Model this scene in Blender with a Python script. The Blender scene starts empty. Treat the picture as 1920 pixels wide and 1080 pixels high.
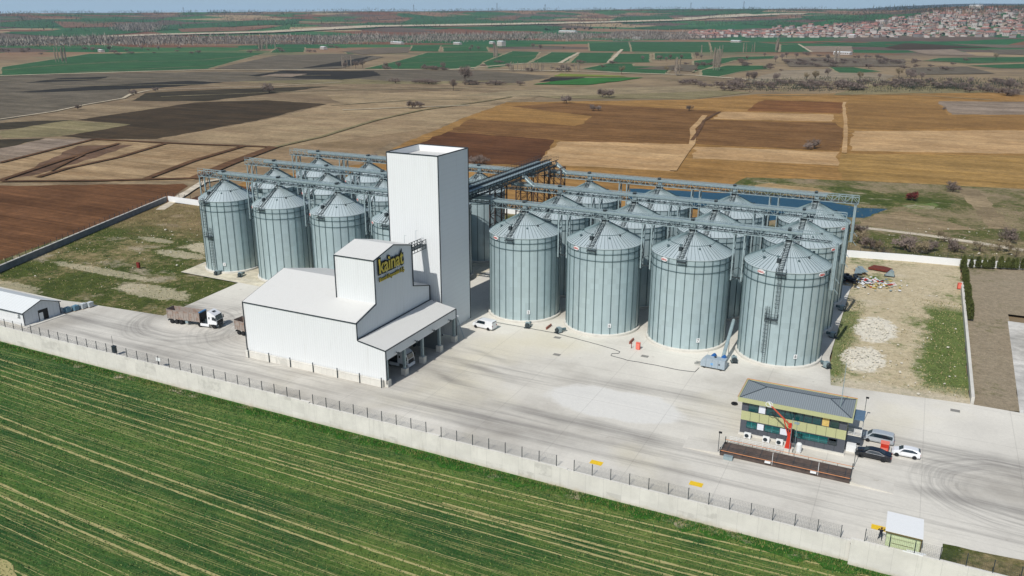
import bpy, math, random
from math import sin, cos, pi, radians as rad, sqrt, hypot, atan2
from mathutils import Vector, Matrix
random.seed(7)
S = bpy.context.scene
# ---------------------------------------------------------------- camera, sky, sun, exposure
CAM = Vector((72.678, -154.176, 61.057)); YAW, PIT, ROL, FPX = -0.4568, 0.3167, 0.0014, 1557.04
Fv = Vector((sin(YAW)*cos(PIT), cos(YAW)*cos(PIT), -sin(PIT)))
_R = Vector((cos(YAW), -sin(YAW), 0)); _U = _R.cross(Fv)
Rv = _R*cos(ROL)+_U*sin(ROL); Uv = -_R*sin(ROL)+_U*cos(ROL)
cd = bpy.data.cameras.new('camera'); cam = bpy.data.objects.new('camera', cd); S.collection.objects.link(cam)
cam.matrix_world = Matrix(((Rv.x, Uv.x, -Fv.x, CAM.x), (Rv.y, Uv.y, -Fv.y, CAM.y), (Rv.z, Uv.z, -Fv.z, CAM.z), (0, 0, 0, 1)))
cd.sensor_width = 36; cd.lens = FPX/1920*36; cd.clip_start = 1; cd.clip_end = 60000
S.camera = cam
SUNDIR = Vector((0.105, 1.0, -1.06)).normalized()
W = bpy.data.worlds.new('World'); S.world = W; W.use_nodes = True
nt = W.node_tree; bg = nt.nodes['Background']
sky = nt.nodes.new('ShaderNodeTexSky'); sky.sky_type = 'NISHITA'; sky.sun_disc = False
sky.sun_elevation = math.asin(-SUNDIR.z); sky.sun_rotation = pi+0.105; sky.altitude = 100
sky.air_density = 1.2; sky.dust_density = 1.5; sky.ozone_density = 2.0
tc = nt.nodes.new('ShaderNodeTexCoord'); sz = nt.nodes.new('ShaderNodeSeparateXYZ'); nt.links.new(tc.outputs['Generated'], sz.inputs[0])
rp = nt.nodes.new('ShaderNodeValToRGB'); rp.color_ramp.elements[0].position = 0.0; rp.color_ramp.elements[1].position = 0.22; rp.color_ramp.elements[0].color = (1, 1, 1, 1); rp.color_ramp.elements[1].color = (0, 0, 0, 1)
nt.links.new(sz.outputs[2], rp.inputs[0]); mx = nt.nodes.new('ShaderNodeMix'); mx.data_type = 'RGBA'; nt.links.new(rp.outputs[0], mx.inputs[0]); nt.links.new(sky.outputs[0], mx.inputs[6])
mx.inputs[7].default_value = (5.0, 7.0, 8.5, 1)      # pale blue band above the horizon
nt.links.new(mx.outputs[2], bg.inputs[0]); bg.inputs[1].default_value = 0.085
sl = bpy.data.lights.new('sun', 'SUN'); sl.energy = 4.3; sl.angle = rad(0.53); sl.color = (1, 0.965, 0.91)
so = bpy.data.objects.new('sun', sl); S.collection.objects.link(so)
so.rotation_euler = SUNDIR.to_track_quat('-Z', 'Y').to_euler()
S.view_settings.view_transform = 'Standard'; S.view_settings.look = 'None'; S.view_settings.exposure = 0.0
S.cycles.max_bounces = 6; S.cycles.volume_bounces = 0
COL = S.collection

# ---------------------------------------------------------------- terrain and placing helpers
def smooth(a, b, x):
    t = min(1, max(0, (x-a)/(b-a))); return t*t*(3-2*t)
def H(x, y):
    dx, dy = x-CAM.x, y-CAM.y; r = hypot(dx, dy)
    if r < 2300: return 0.0
    a = atan2(dx, dy)-YAW
    if a < -pi: a += 2*pi
    a2 = max(-0.75, min(0.75, a)); u = 960+1557*math.tan(a2)
    crest = 69+max(-10, min(40, u/1280*33))
    if u > 1400: crest -= (u-1400)*0.05
    n = sin(x*.0021+1.3)*cos(y*.0017)+.5*sin(x*.0047-y*.0031)+.35*sin(y*.0062+x*.0043+2)
    h = crest*(smooth(2500, 4300, r)*.55+smooth(4000, 5500, r)*.45)*(1-.35*smooth(5700, 7500, r)) + n*9*smooth(2500, 3500, r)*(1-smooth(4700, 5300, r)*.8)
    # hill the town stands on
    ax = (a-0.53)/0.17; hr = (r-3500)/800
    h += (84-h*.5)*math.exp(-ax*ax-hr*hr) if r < 5200 else 0
    # blue ridge on the horizon
    h += 150*smooth(8500, 12000, r)*smooth(0.22, 0.5, a)
    return h
def ray(u, v): return (Fv*FPX+Rv*(u-960)-Uv*(v-540)).normalized()
def G(u, v, z=0.0):
    d = ray(u, v); t = (z-CAM.z)/d.z; p = CAM+d*t; return (p.x, p.y)
def T(u, v):
    d = ray(u, v); hl = hypot(d.x, d.y); r = 120.0; pr = r
    while r < 12500:
        z = CAM.z+d.z/hl*r; x = CAM.x+d.x/hl*r; y = CAM.y+d.y/hl*r
        if z <= H(x, y): break
        pr = r; r *= 1.01
    lo, hi = pr, r
    for _ in range(14):
        m = (lo+hi)/2; z = CAM.z+d.z/hl*m
        if z <= H(CAM.x+d.x/hl*m, CAM.y+d.y/hl*m): hi = m
        else: lo = m
    x = CAM.x+d.x/hl*hi; y = CAM.y+d.y/hl*hi
    return (x, y, H(x, y)-.6)

# ---------------------------------------------------------------- mesh helpers
class MB:
    def __init__(s): s.v = []; s.f = []; s.m = []
    def face(s, pts, mi=0):
        n = len(s.v); s.v += [tuple(p) for p in pts]; s.f.append(tuple(range(n, n+len(pts)))); s.m.append(mi); return s
    def box(s, x0, y0, z0, x1, y1, z1, mi=0):
        n = len(s.v); s.v += [(x0,y0,z0),(x1,y0,z0),(x1,y1,z0),(x0,y1,z0),(x0,y0,z1),(x1,y0,z1),(x1,y1,z1),(x0,y1,z1)]
        for q in ((0,3,2,1),(4,5,6,7),(0,1,5,4),(1,2,6,5),(2,3,7,6),(3,0,4,7)): s.f.append(tuple(n+i for i in q)); s.m.append(mi)
        return s
    def tube(s, a, b, r, n=4, mi=0, r2=None, caps=True):
        a = Vector(a); b = Vector(b); d = (b-a)
        if d.length < 1e-6: return s
        d.normalize(); up = Vector((0,0,1)) if abs(d.z) < .95 else Vector((1,0,0))
        p = d.cross(up).normalized(); q = d.cross(p); r2 = r if r2 is None else r2
        k = len(s.v); ph = pi/4 if n == 4 else 0
        for c, rr in ((a, r), (b, r2)):
            for i in range(n):
                t = 2*pi*i/n+ph; s.v.append(tuple(c+p*(rr*cos(t))+q*(rr*sin(t))))
        for i in range(n):
            j = (i+1) % n; s.f.append((k+i, k+n+i, k+n+j, k+j)); s.m.append(mi)
        if caps: s.f.append(tuple(k+i for i in range(n))); s.f.append(tuple(k+n+i for i in reversed(range(n)))); s.m += [mi, mi]
        return s
    def lathe(s, prof, n=24, cx=0, cy=0, mi=0, axis='z'):
        k = len(s.v)
        for r, z in prof:
            for i in range(n):
                t = 2*pi*i/n
                if axis == 'z': s.v.append((cx+r*cos(t), cy+r*sin(t), z))
                else: s.v.append((cx+r*cos(t), z, cy+r*sin(t)))
        for a in range(len(prof)-1):
            for i in range(n):
                j = (i+1) % n; s.f.append((k+a*n+i, k+a*n+j, k+(a+1)*n+j, k+(a+1)*n+i)); s.m.append(mi)
        for a, rev in ((0, True), (len(prof)-1, False)):
            if prof[a][0] > .01:
                ids = [k+a*n+i for i in range(n)]; s.f.append(tuple(reversed(ids) if rev else ids)); s.m.append(mi)
        return s
    def prism(s, pts, axis, a, b, mi=0):
        # pts: 2d polygon; axis 'y' -> (x,z) extruded along y, 'x' -> (y,z) along x, 'z' -> (x,y) along z
        def P(p, t): return (p[0], t, p[1]) if axis == 'y' else (t, p[0], p[1]) if axis == 'x' else (p[0], p[1], t)
        n = len(pts); k = len(s.v); s.v += [P(p, a) for p in pts]+[P(p, b) for p in pts]
        for i in range(n):
            j = (i+1) % n; s.f.append((k+i, k+j, k+n+j, k+n+i)); s.m.append(mi)
        s.f.append(tuple(k+i for i in reversed(range(n)))); s.f.append(tuple(k+n+i for i in range(n))); s.m += [mi, mi]
        return s
    def obox(s, c, hx, hy, hz, rz=0, mi=0):
        n = len(s.v); ca, sa = cos(rz), sin(rz)
        for dz in (-hz, hz):
            for dx, dy in ((-hx,-hy),(hx,-hy),(hx,hy),(-hx,hy)): s.v.append((c[0]+dx*ca-dy*sa, c[1]+dx*sa+dy*ca, c[2]+dz))
        for q in ((0,3,2,1),(4,5,6,7),(0,1,5,4),(1,2,6,5),(2,3,7,6),(3,0,4,7)): s.f.append(tuple(n+i for i in q)); s.m.append(mi)
        return s
    def xf(s, M):
        s.v = [tuple(M @ Vector(p)) for p in s.v]; return s
    def build(s, name, mats, parent=None, loc=None, smoothf=False, fix=True):
        me = bpy.data.meshes.new(name); me.from_pydata(s.v, [], s.f)
        mats = mats if isinstance(mats, (list, tuple)) else [mats]
        for m in mats: me.materials.append(m)
        me.polygons.foreach_set('material_index', s.m)
        if smoothf: me.polygons.foreach_set('use_smooth', [True]*len(s.f))
        if fix and len(s.f) < 60000:
            import bmesh
            bm = bmesh.new(); bm.from_mesh(me); bmesh.ops.recalc_face_normals(bm, faces=bm.faces); bm.to_mesh(me); bm.free()
        me.update()
        o = bpy.data.objects.new(name, me); COL.objects.link(o)
        if parent: o.parent = parent
        if loc: o.location = loc
        return o
def tag(o, label=None, cat=None, group=None, kind=None):
    if label: o['label'] = label
    if cat: o['category'] = cat
    if group: o['group'] = group
    if kind: o['kind'] = kind
    return o
def thing(name, label, cat, loc=(0,0,0), rz=0, group=None, sc=None):
    o = bpy.data.objects.new(name, None); COL.objects.link(o); o.location = loc; o.rotation_euler = (0,0,rz); o.empty_display_size = .5
    if sc: o.scale = (sc, sc, sc)
    return tag(o, label, cat, group)
def dup(o, parent=None, loc=None, rz=None, label=None, sc=None):
    c = o.copy(); COL.objects.link(c)
    if parent: c.parent = parent
    if loc: c.location = loc
    if rz is not None: c.rotation_euler = (0,0,rz)
    if label: c['label'] = label
    if sc: c.scale = sc
    for ch in o.children: dup(ch, c)
    return c

# ---------------------------------------------------------------- materials
GAIN = 1.22
def lin(c, g=None):
    g = GAIN if g is None else g
    return tuple(min(.9, (((x/255+.055)/1.055)**2.4 if x > 10 else x/255/12.92)/g) for x in c)+(1,)
class NM:
    def __init__(s, name):
        s.m = bpy.data.materials.new(name); s.m.use_nodes = True; s.t = s.m.node_tree; s.b = s.t.nodes['Principled BSDF']
        s.b.inputs['Specular IOR Level'].default_value = 0.3
        s.co = None
    def n(s, ty, **k):
        o = s.t.nodes.new('ShaderNode'+ty)
        for a, b in k.items(): setattr(o, a, b)
        return o
    def l(s, a, b): s.t.links.new(a, b)
    def obj(s):
        if not s.co: s.co = s.n('TexCoord').outputs['Object']
        return s.co
    def mapv(s, scale=(1,1,1), rot=0, loc=(0,0,0), src=None):
        m = s.n('Mapping'); m.inputs['Scale'].default_value = scale; m.inputs['Rotation'].default_value = (0,0,rot); m.inputs['Location'].default_value = loc
        s.l(src or s.obj(), m.inputs[0]); return m.outputs[0]
    def noise(s, scale, detail=4, rough=.6, vec=None):
        o = s.n('TexNoise'); o.inputs['Scale'].default_value = scale; o.inputs['Detail'].default_value = detail; o.inputs['Roughness'].default_value = rough
        s.l(vec or s.obj(), o.inputs['Vector']); return o.outputs[0]
    def ramp(s, fac, stops, interp='LINEAR'):
        o = s.n('ValToRGB'); e = o.color_ramp; e.interpolation = interp
        while len(e.elements) < len(stops): e.elements.new(.5)
        for el, (p, c) in zip(e.elements, stops): el.position = p; el.color = c if isinstance(c, tuple) else (c, c, c, 1)
        s.l(fac, o.inputs[0]); return o.outputs[0]
    def mix(s, fac, a, b, mode='MIX'):
        o = s.n('Mix', data_type='RGBA', blend_type=mode)
        for i, v in ((0, fac), (6, a), (7, b)):
            if isinstance(v, (int, float, tuple)): o.inputs[i].default_value = v
            else: s.l(v, o.inputs[i])
        return o.outputs[2]
    def vary(s, a, n, k):
        return s.mix(1.0, a, s.math('MULTIPLY_ADD', n, k, 1-k/2), 'MULTIPLY')
    def math(s, op, a, b=0, c=0, clamp=False):
        o = s.n('Math', operation=op, use_clamp=clamp)
        for i, v in enumerate((a, b, c)):
            if isinstance(v, (int, float)): o.inputs[i].default_value = v
            else: s.l(v, o.inputs[i])
        return o.outputs[0]
    def color(s, v):
        if isinstance(v, tuple): s.b.inputs['Base Color'].default_value = v
        else: s.l(v, s.b.inputs['Base Color'])
        return s
    def set(s, rough=.8, metal=0, spec=.3):
        s.b.inputs['Roughness'].default_value = rough; s.b.inputs['Metallic'].default_value = metal; s.b.inputs['Specular IOR Level'].default_value = spec; return s
    def bump(s, h, strength=.3, dist=.1):
        o = s.n('Bump'); o.inputs['Strength'].default_value = strength; o.inputs['Distance'].default_value = dist
        s.l(h, o.inputs['Height']); s.l(o.outputs[0], s.b.inputs['Normal']); return s
_mc = {}
def flat(name, c, rough=.6, metal=0, var=.12, ns=3.0, g=None, spec=.4):
    k = (name,)
    if k in _mc: return _mc[k]
    m = NM(name); L = lin(c, g); D = tuple(x*(1-var) for x in L[:3])+(1,); B = tuple(min(1, x*(1+var)) for x in L[:3])+(1,)
    m.color(m.ramp(m.noise(ns, 5), [(.3, D), (.7, B)])); m.set(rough, metal, spec); _mc[k] = m.m; return m.m
def glassm(name, c, rough=.08):
    m = NM(name); L = lin(c); m.color(m.mix(m.noise(1.3, 2), tuple(x*.6 for x in L[:3])+(1,), L)); m.set(rough, 0, .9); return m.m

def soil(name, c, c2=None, ang=0.0, sc=1.0, furrow=.12, var=.16, patch=None, streak=.0):
    """bare or stubble field: broad patches, furrow lines along one direction, fine grain"""
    m = NM(name); A = lin(c)
    B = lin(c2) if c2 else tuple(x*(1-var*1.6) for x in A[:3])+(1,)
    v = m.mapv((.012*sc, .06*sc, .05), ang)
    a = m.ramp(m.noise(1, 6, .65, v), [(.36, B), (.62, A)])
    f = m.noise(1, 4, .75, m.mapv((.01*sc, .75*sc, .3), ang))
    a = m.mix(m.math('MULTIPLY', m.ramp(f, [(.35, 1.0), (.62, 0.0)]), furrow*2.2), a, tuple(x*.45 for x in B[:3])+(1,))
    g = m.noise(.5, 7, .75)
    a = m.vary(m.vary(a, g, 1.3), m.noise(.045, 6, .7), 1.3)
    a = m.vary(a, m.noise(1, 5, .8, m.mapv((.05*sc, 1.1*sc, .3), ang)), .9 if furrow > .07 else .5)
    a = m.vary(a, m.noise(1, 3, .7, m.mapv((.006*sc, .28*sc, .3), ang)), 1.1 if furrow > .07 else .6)
    m.color(a); m.set(.95, 0, .1); return m.m

M_conc = flat('pale_concrete', (214, 211, 202), .85, var=.1, ns=.4)
M_galv2 = flat('galvanised_rib_shadow', (98, 118, 122), .45, .35, .15, 2.0)  # darker than the sheet: the shadow cast by the ribs is put into their colour
M_ring = flat('wind_ring_steel', (70, 95, 100), .5, .3)
M_steel = flat('grey_gantry_steel', (158, 176, 180), .5, .3, .15, 1.5)
M_dark = flat('dark_gantry_steel', (62, 72, 76), .6, .3, .2, 2)
M_brown = flat('rusty_trestle_steel', (86, 66, 58), .7, .2, .2, 2)
M_trim = flat('anthracite_trim', (42, 52, 60), .5)
M_white = flat('white_paint', (236, 238, 238), .5, var=.03)
M_rubber = flat('rubber', (30, 31, 33), .9)
M_black = flat('black_plastic', (22, 24, 27), .6)
M_rim = flat('alloy_rim', (190, 192, 195), .4, .0)
M_red = flat('red_paint', (206, 58, 38), .5, var=.08)
M_orange = flat('orange_paint', (206, 136, 84), .6, var=.15)
M_glass = glassm('dark_glass', (38, 52, 60))

def galv(name, c, hgt):
    m = NM(name); A = lin(c)
    o = m.obj(); sx = m.n('SeparateXYZ'); m.l(o, sx.inputs[0]); z = sx.outputs[2]
    # individual sheets: random tone per course and bay
    ang = m.math('ARCTAN2', sx.outputs[1], sx.outputs[0])
    cx = m.n('CombineXYZ'); m.l(m.math('FLOOR', m.math('MULTIPLY', ang, 14/pi)), cx.inputs[0]); m.l(m.math('FLOOR', m.math('MULTIPLY', z, 1/1.1)), cx.inputs[1])
    oi = m.n('ObjectInfo'); m.l(m.math('MULTIPLY', oi.outputs['Random'], 50), cx.inputs[2])
    w = m.n('TexWhiteNoise'); m.l(cx.outputs[0], w.inputs[0])
    a = m.mix(m.math('MULTIPLY', w.outputs[0], .55), A, tuple(x*.80 for x in A[:3])+(1,))
    a = m.mix(m.math('MULTIPLY', m.noise(.5, 5, .7, m.mapv((1, 1, .25))), .35), a, tuple(x*1.18 for x in A[:3])+(1,))
    st = m.ramp(m.noise(1.2, 4, .7, m.mapv((1.2, 1.2, .06))), [(.55, 0.0), (.75, .18)])
    a = m.mix(st, a, tuple(x*.62 for x in A[:3])+(1,))
    m.color(a); m.set(.4, .45, .5)
    wv = m.math('SINE', m.math('MULTIPLY', z, 2*pi/.105*.5))
    m.bump(wv, .22, .02); return m.m
M_galv = galv('galvanised_sheet', (196, 216, 220), 18)
def roofm():
    m = NM('galvanised_roof_sheet'); A = lin((212, 226, 228)); o = m.obj(); sx = m.n('SeparateXYZ'); m.l(o, sx.inputs[0])
    ang = m.math('ARCTAN2', sx.outputs[1], sx.outputs[0]); cx = m.n('CombineXYZ'); m.l(m.math('FLOOR', m.math('MULTIPLY', ang, 20/pi)), cx.inputs[0])
    oi = m.n('ObjectInfo'); m.l(m.math('MULTIPLY', oi.outputs['Random'], 50), cx.inputs[2])
    w = m.n('TexWhiteNoise'); m.l(cx.outputs[0], w.inputs[0])
    a = m.mix(m.math('MULTIPLY', w.outputs[0], .5), A, tuple(x*.84 for x in A[:3])+(1,))
    a = m.mix(m.math('MULTIPLY', m.noise(.8, 5, .7), .3), a, tuple(x*.8 for x in A[:3])+(1,))
    m.color(a); m.set(.4, .4, .5); return m.m
M_roof = roofm()
def cladding(name, c, axis=0, pitch=.5, vary=.04, rough=.55, lines=.15):
    m = NM(name); A = lin(c, 1.33); o = m.obj(); sx = m.n('SeparateXYZ'); m.l(o, sx.inputs[0])
    cd_ = sx.outputs[axis]; w = m.math('SINE', m.math('MULTIPLY', cd_, 2*pi/pitch))
    rb = m.ramp(m.math('MULTIPLY_ADD', w, .5, .5), [(.7, 0.0), (.95, lines)])
    a = m.mix(rb, A, tuple(x*.55 for x in A[:3])+(1,))
    a = m.mix(m.math('MULTIPLY', m.noise(.35, 5, .7), vary*4), a, tuple(x*(1-.2) for x in A[:3])+(1,))
    a = m.mix(m.ramp(m.noise(1, 5, .75, m.mapv((.8, .8, .05))), [(.55, 0.0), (.8, .22)]), a, lin((178, 174, 164))); m.color(a); m.set(rough, 0, .35); m.bump(w, .25 if lines > .1 else .06, .03); return m.m
M_cladY = cladding('white_cladding_front', (240, 243, 244), 0)
M_cladX = cladding('white_cladding_side', (236, 240, 243), 1)
M_cladR = cladding('white_roof_sheet', (228, 228, 224), 0, .33)
M_shadewall = flat('grey_shade_wall', (128, 130, 132), .9, var=.2, ns=.5)  # wall grey darkened: the shade on its visible face is put into the colour
M_cladRs = cladding('shed_roof_sheet', (232, 236, 236), 0, 1.0, rough=.6)

def yardm():
    m = NM('yard_concrete'); o = m.obj()
    A = lin((212, 208, 198)); D = lin((184, 179, 169)); Lt = lin((226, 222, 211)); Y = lin((214, 206, 180))
    a = m.ramp(m.noise(.035, 6, .6), [(.36, D), (.5, A), (.66, Lt)])
    a = m.mix(m.ramp(m.noise(.03, 4, .6, m.mapv((1, 1, 1), 0, (40, 9, 3))), [(.55, 0.0), (.72, .6)]), a, Y)
    # long lanes of tyre grime running along the yard
    lane = m.noise(1, 5, .7, m.mapv((.022, .55, .3), -.06)); lane = m.ramp(lane, [(.48, 0.0), (.66, .55)])
    sx = m.n('SeparateXYZ'); m.l(o, sx.inputs[0])
    def band(y0, w):
        d = m.math('ABSOLUTE', m.math('SUBTRACT', sx.outputs[1], y0)); return m.ramp(m.math('DIVIDE', d, w), [(.2, 1.0), (1.0, 0.0)])
    msk = m.math('ADD', band(-48.5, 8), m.math('MULTIPLY', band(-32, 9), .8), clamp=True)
    K = lin((118, 115, 112)); a = m.mix(m.math('MULTIPLY', lane, msk), a, K)
    def band2(y0, slope, w, x0, x1, s):
        nonlocal a
        yy = m.math('SUBTRACT', m.math('MULTIPLY_ADD', sx.outputs[0], -slope, sx.outputs[1]), y0)
        yy = m.math('ADD', yy, m.math('MULTIPLY', m.math('SUBTRACT', m.noise(.05, 2), .5), 5))
        b = m.ramp(m.math('DIVIDE', m.math('ABSOLUTE', yy), w), [(.15, 1.0), (1.0, 0.0)])
        e = m.math('MULTIPLY', m.ramp(m.math('DIVIDE', m.math('SUBTRACT', sx.outputs[0], x0), 12), [(0, 0.0), (1, 1.0)]), m.ramp(m.math('DIVIDE', m.math('SUBTRACT', x1, sx.outputs[0]), 12), [(0, 0.0), (1, 1.0)]))
        fine = m.ramp(m.noise(1, 4, .7, m.mapv((.03, 1.6, .3), atan2(-slope, 1))), [(.35, .25), (.65, 1.0)])
        a = m.mix(m.math('MULTIPLY', m.math('MULTIPLY', m.math('MULTIPLY', b, e), fine), s), a, K)
    band2(-43.3, .0, 2.0, 10, 54, .75); band2(-41.6, .0, 2.2, 70, 120, .65); band2(-27.3, .02, 2.6, 20, 56, .6)
    band2(-25.5, -.03, 3.2, 66, 120, .6); band2(-49.5, .0, 3.2, -20, 40, .45); band2(-37, -.28, 1.6, -6, 16, .85); band2(-30.5, -.28, 1.8, -6, 18, .8); band2(-24.8, -.25, 1.4, -6, 14, .6)
    band2(-52, .0, 3.0, -90, -20, .4); band2(-43.5, .03, 4.0, -95, -55, .55)
    # curved turning marks
    for cx, cy, r0, r1, sgn, s in ((-60, -38, 6, 17, 1, .5), (-38, -33, 9, 24, 1, .35), (90, -37, 4, 15, 1, .5), (17, -27, 1.5, 5, 1, .3)):
        v = m.n('CombineXYZ'); dx = m.math('SUBTRACT', sx.outputs[0], cx); dy = m.math('SUBTRACT', sx.outputs[1], cy)
        r = m.math('SQRT', m.math('ADD', m.math('MULTIPLY', dx, dx), m.math('MULTIPLY', m.math('MULTIPLY', dy, dy), 1.5)))
        r = m.math('ADD', r, m.math('MULTIPLY', m.math('SUBTRACT', m.noise(.07, 2), .5), 5))
        m.l(m.math('MULTIPLY', r, 1.15), v.inputs[0]); m.l(m.math('MULTIPLY', m.math('ARCTAN2', dy, dx), .6), v.inputs[1])
        k = m.ramp(m.noise(1, 3, .6, v.outputs[0]), [(.45, 0.0), (.62, .75)])
        env = m.math('MULTIPLY', m.ramp(m.math('DIVIDE', m.math('SUBTRACT', r, r0), 2.5), [(0, 0.0), (1, 1.0)]), m.ramp(m.math('DIVIDE', m.math('SUBTRACT', r1, r), 4), [(0, 0.0), (1, 1.0)]))
        a = m.mix(m.math('MULTIPLY', m.math('MULTIPLY', k, env), s), a, K)
    ex = m.math('DIVIDE', m.math('SUBTRACT', sx.outputs[0], 33), 13); ey = m.math('DIVIDE', m.math('SUBTRACT', sx.outputs[1], -34.5), 6)
    er = m.math('ADD', m.math('SQRT', m.math('ADD', m.math('MULTIPLY', ex, ex), m.math('MULTIPLY', ey, ey))), m.math('MULTIPLY_ADD', m.noise(.12, 4), .8, -.4))
    a = m.mix(m.ramp(er, [(.85, .75), (1.1, 0.0)]), a, lin((224, 223, 218)))
    # oil spots and grain
    a = m.mix(m.ramp(m.noise(.6, 3, .5), [(.70, 0.0), (.76, .3)]), a, lin((130, 120, 105)))
    a = m.vary(a, m.noise(1.7, 7, .75), .28)
    # expansion joints
    for ax, off in ((0, 2.2), (1, 3.5)):
        fr = m.math('ABSOLUTE', m.math('SUBTRACT', m.math('FRACT', m.math('DIVIDE', m.math('ADD', sx.outputs[ax], off), 12.5)), .5))
        a = m.mix(m.ramp(fr, [(0.0, .3), (.006, 0.0)]), a, lin((120, 118, 112)))
    m.color(a); m.set(.9, 0, .2); return m.m
M_yard = yardm()
def scrubm(name, greens, tans, sc=1.0, bias=.5, stones=.0, c3=(170, 158, 135), lot=False, left=False):
    m = NM(name)
    g = m.ramp(m.noise(.35*sc, 6, .7), [(.3, lin(greens[0])), (.7, lin(greens[1]))])
    t = m.ramp(m.noise(.3*sc, 6, .75, m.mapv((1, 1, 1), 0, (7, 3, 0))), [(.3, lin(tans[0])), (.7, lin(tans[1]))])
    f = m.math('ADD', m.math('MULTIPLY', m.noise(.045*sc, 6, .62), .65), m.math('MULTIPLY', m.noise(.6*sc, 6, .75), .35))
    a = m.mix(m.ramp(f, [(bias-.05, 0.0), (bias+.05, 1.0)]), t, g)
    a = m.mix(m.ramp(m.noise(.06*sc, 6, .65, m.mapv((1, 1.6, 1), .3, (33, 13, 0))), [(.56, 0.0), (.64, .85)]), a, lin(c3))
    sx = m.n('SeparateXYZ'); m.l(m.obj(), sx.inputs[0]); nz = m.noise(.16, 7, .75); X, Y = sx.outputs[0], sx.outputs[1]
    def rng(v, lo, hi, s, wob=8):
        w_ = m.math('MULTIPLY_ADD', nz, wob, -wob/2); v2 = m.math('ADD', v, w_)
        return m.math('MULTIPLY', m.ramp(m.math('DIVIDE', m.math('SUBTRACT', v2, lo), s), [(0, 0.0), (1, 1.0)]), m.ramp(m.math('DIVIDE', m.math('SUBTRACT', hi, v2), s), [(0, 0.0), (1, 1.0)]))
    def blob(cx, cy, rx_, ry_, col, s=1.0, wob=.9):
        nonlocal a
        ex = m.math('DIVIDE', m.math('SUBTRACT', X, cx), rx_); ey = m.math('DIVIDE', m.math('SUBTRACT', Y, cy), ry_)
        er = m.math('ADD', m.math('SQRT', m.math('ADD', m.math('MULTIPLY', ex, ex), m.math('MULTIPLY', ey, ey))), m.math('MULTIPLY_ADD', m.noise(.5, 6, .8), wob*1.6, -wob*.8))
        a = m.mix(m.ramp(er, [(.85, s), (1.0, 0.0)]), a, col)
    if lot:
        a = m.mix(m.math('MULTIPLY', m.math('MULTIPLY', rng(X, 77, 90, 2.0, 14), rng(Y, -6, 46, 5)), .9), a, g)
        a = m.mix(m.math('MULTIPLY', rng(X, 60, 66.5, 1.5, 6), m.math('MULTIPLY', rng(Y, -20, 34, 3), .75)), a, g)
        a = m.mix(m.math('MULTIPLY', rng(Y, -14, -5, 2, 5), .55), a, lin((206, 196, 176)))
        blob(69.3, 22.5, 4.4, 8.5, lin((228, 222, 206))); blob(68.3, 4.8, 4.2, 6.8, lin((228, 222, 206)))
    if left:
        a = m.mix(m.math('MULTIPLY', rng(Y, 8, 90, 18, 40), .7), a, m.ramp(m.noise(.25, 6, .75), [(.35, lin((118, 98, 70))), (.65, lin((160, 138, 102)))]))
        for cx, cy, rx_, ry_, s in ((-97, 8, 13, 5, .8), (-103, 0, 9, 3, .6), (-93, 22, 6, 5, .7), (-108, -20, 20, 2.2, .55), (-84, -26, 12, 4, .6), (-121, 8, 7, 2, .5), (-118, -38, 12, 2.5, .5)): blob(cx, cy, rx_, ry_, lin((206, 194, 166)), s, 1.1)
    if stones: a = m.mix(m.ramp(m.noise(1.6, 3, .6), [(.70, 0.0), (.73, stones)]), a, lin((225, 218, 200)))
    a = m.vary(a, m.noise(1.4, 8, .8), 1.5)
    a = m.vary(a, m.noise(4, 4, .8), 1.0); m.color(a); m.set(.95, 0, .1); m.bump(m.noise(.9, 7, .8), .8, .35); return m.m
def crop_colour(m):
    G1, G2, T1, Y = lin((46, 88, 44)), lin((86, 120, 54)), lin((166, 162, 104)), lin((128, 142, 70))
    sx = m.n('SeparateXYZ'); m.l(m.obj(), sx.inputs[0])
    right = m.ramp(m.math('MULTIPLY_ADD', sx.outputs[0], .009, m.math('MULTIPLY_ADD', m.noise(.03, 4), .9, -.05)), [(.25, 0.0), (.95, 1.0)])
    broad = m.noise(.07, 6, .7, m.mapv((.45, 1.3, 1), .02))
    a = m.mix(m.ramp(m.math('ADD', broad, m.math('MULTIPLY', right, .07)), [(.4, 0.0), (.62, 1.0)]), G1, G2)
    a = m.mix(m.math('MULTIPLY', m.ramp(broad, [(.42, 0.0), (.6, .7)]), right), a, Y)
    st = m.noise(1, 5, .8, m.mapv((.02, 1.0, 1), .03)); a = m.mix(m.ramp(st, [(.54, 0.0), (.7, .35)]), a, T1)
    dr = m.noise(1, 3, .8, m.mapv((.035, 4.6, 1), .03)); a = m.mix(m.ramp(dr, [(.55, 0.0), (.6, .65)]), a, T1)
    fine = m.noise(3.2, 6, .85, m.mapv((.8, 1.3, 1), .025))
    a = m.mix(m.ramp(fine, [(.55, 0.0), (.68, .55)]), a, T1); a = m.mix(m.ramp(fine, [(.34, .7), (.46, 0.0)]), a, tuple(x*.6 for x in G1[:3])+(1,))
    return m.vary(m.vary(a, m.noise(.5, 6, .8), .9), m.noise(5.5, 3, .8), 1.5)
def cropm():
    m = NM('young_wheat'); m.color(crop_colour(m)); m.set(.9, 0, .12); m.bump(m.noise(4.0, 5, .85), .8, .3); return m.m
def trackm():
    m = NM('wheel_track_soil'); a = m.mix(m.ramp(m.noise(1, 5, .8, m.mapv((.3, 3, 1))), [(.34, .12), (.43, .95)]), crop_colour(m), m.vary(lin((176, 166, 116)), m.noise(2, 5, .8), .6)); m.color(a); m.set(.95, 0, .1); return m.m
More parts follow.
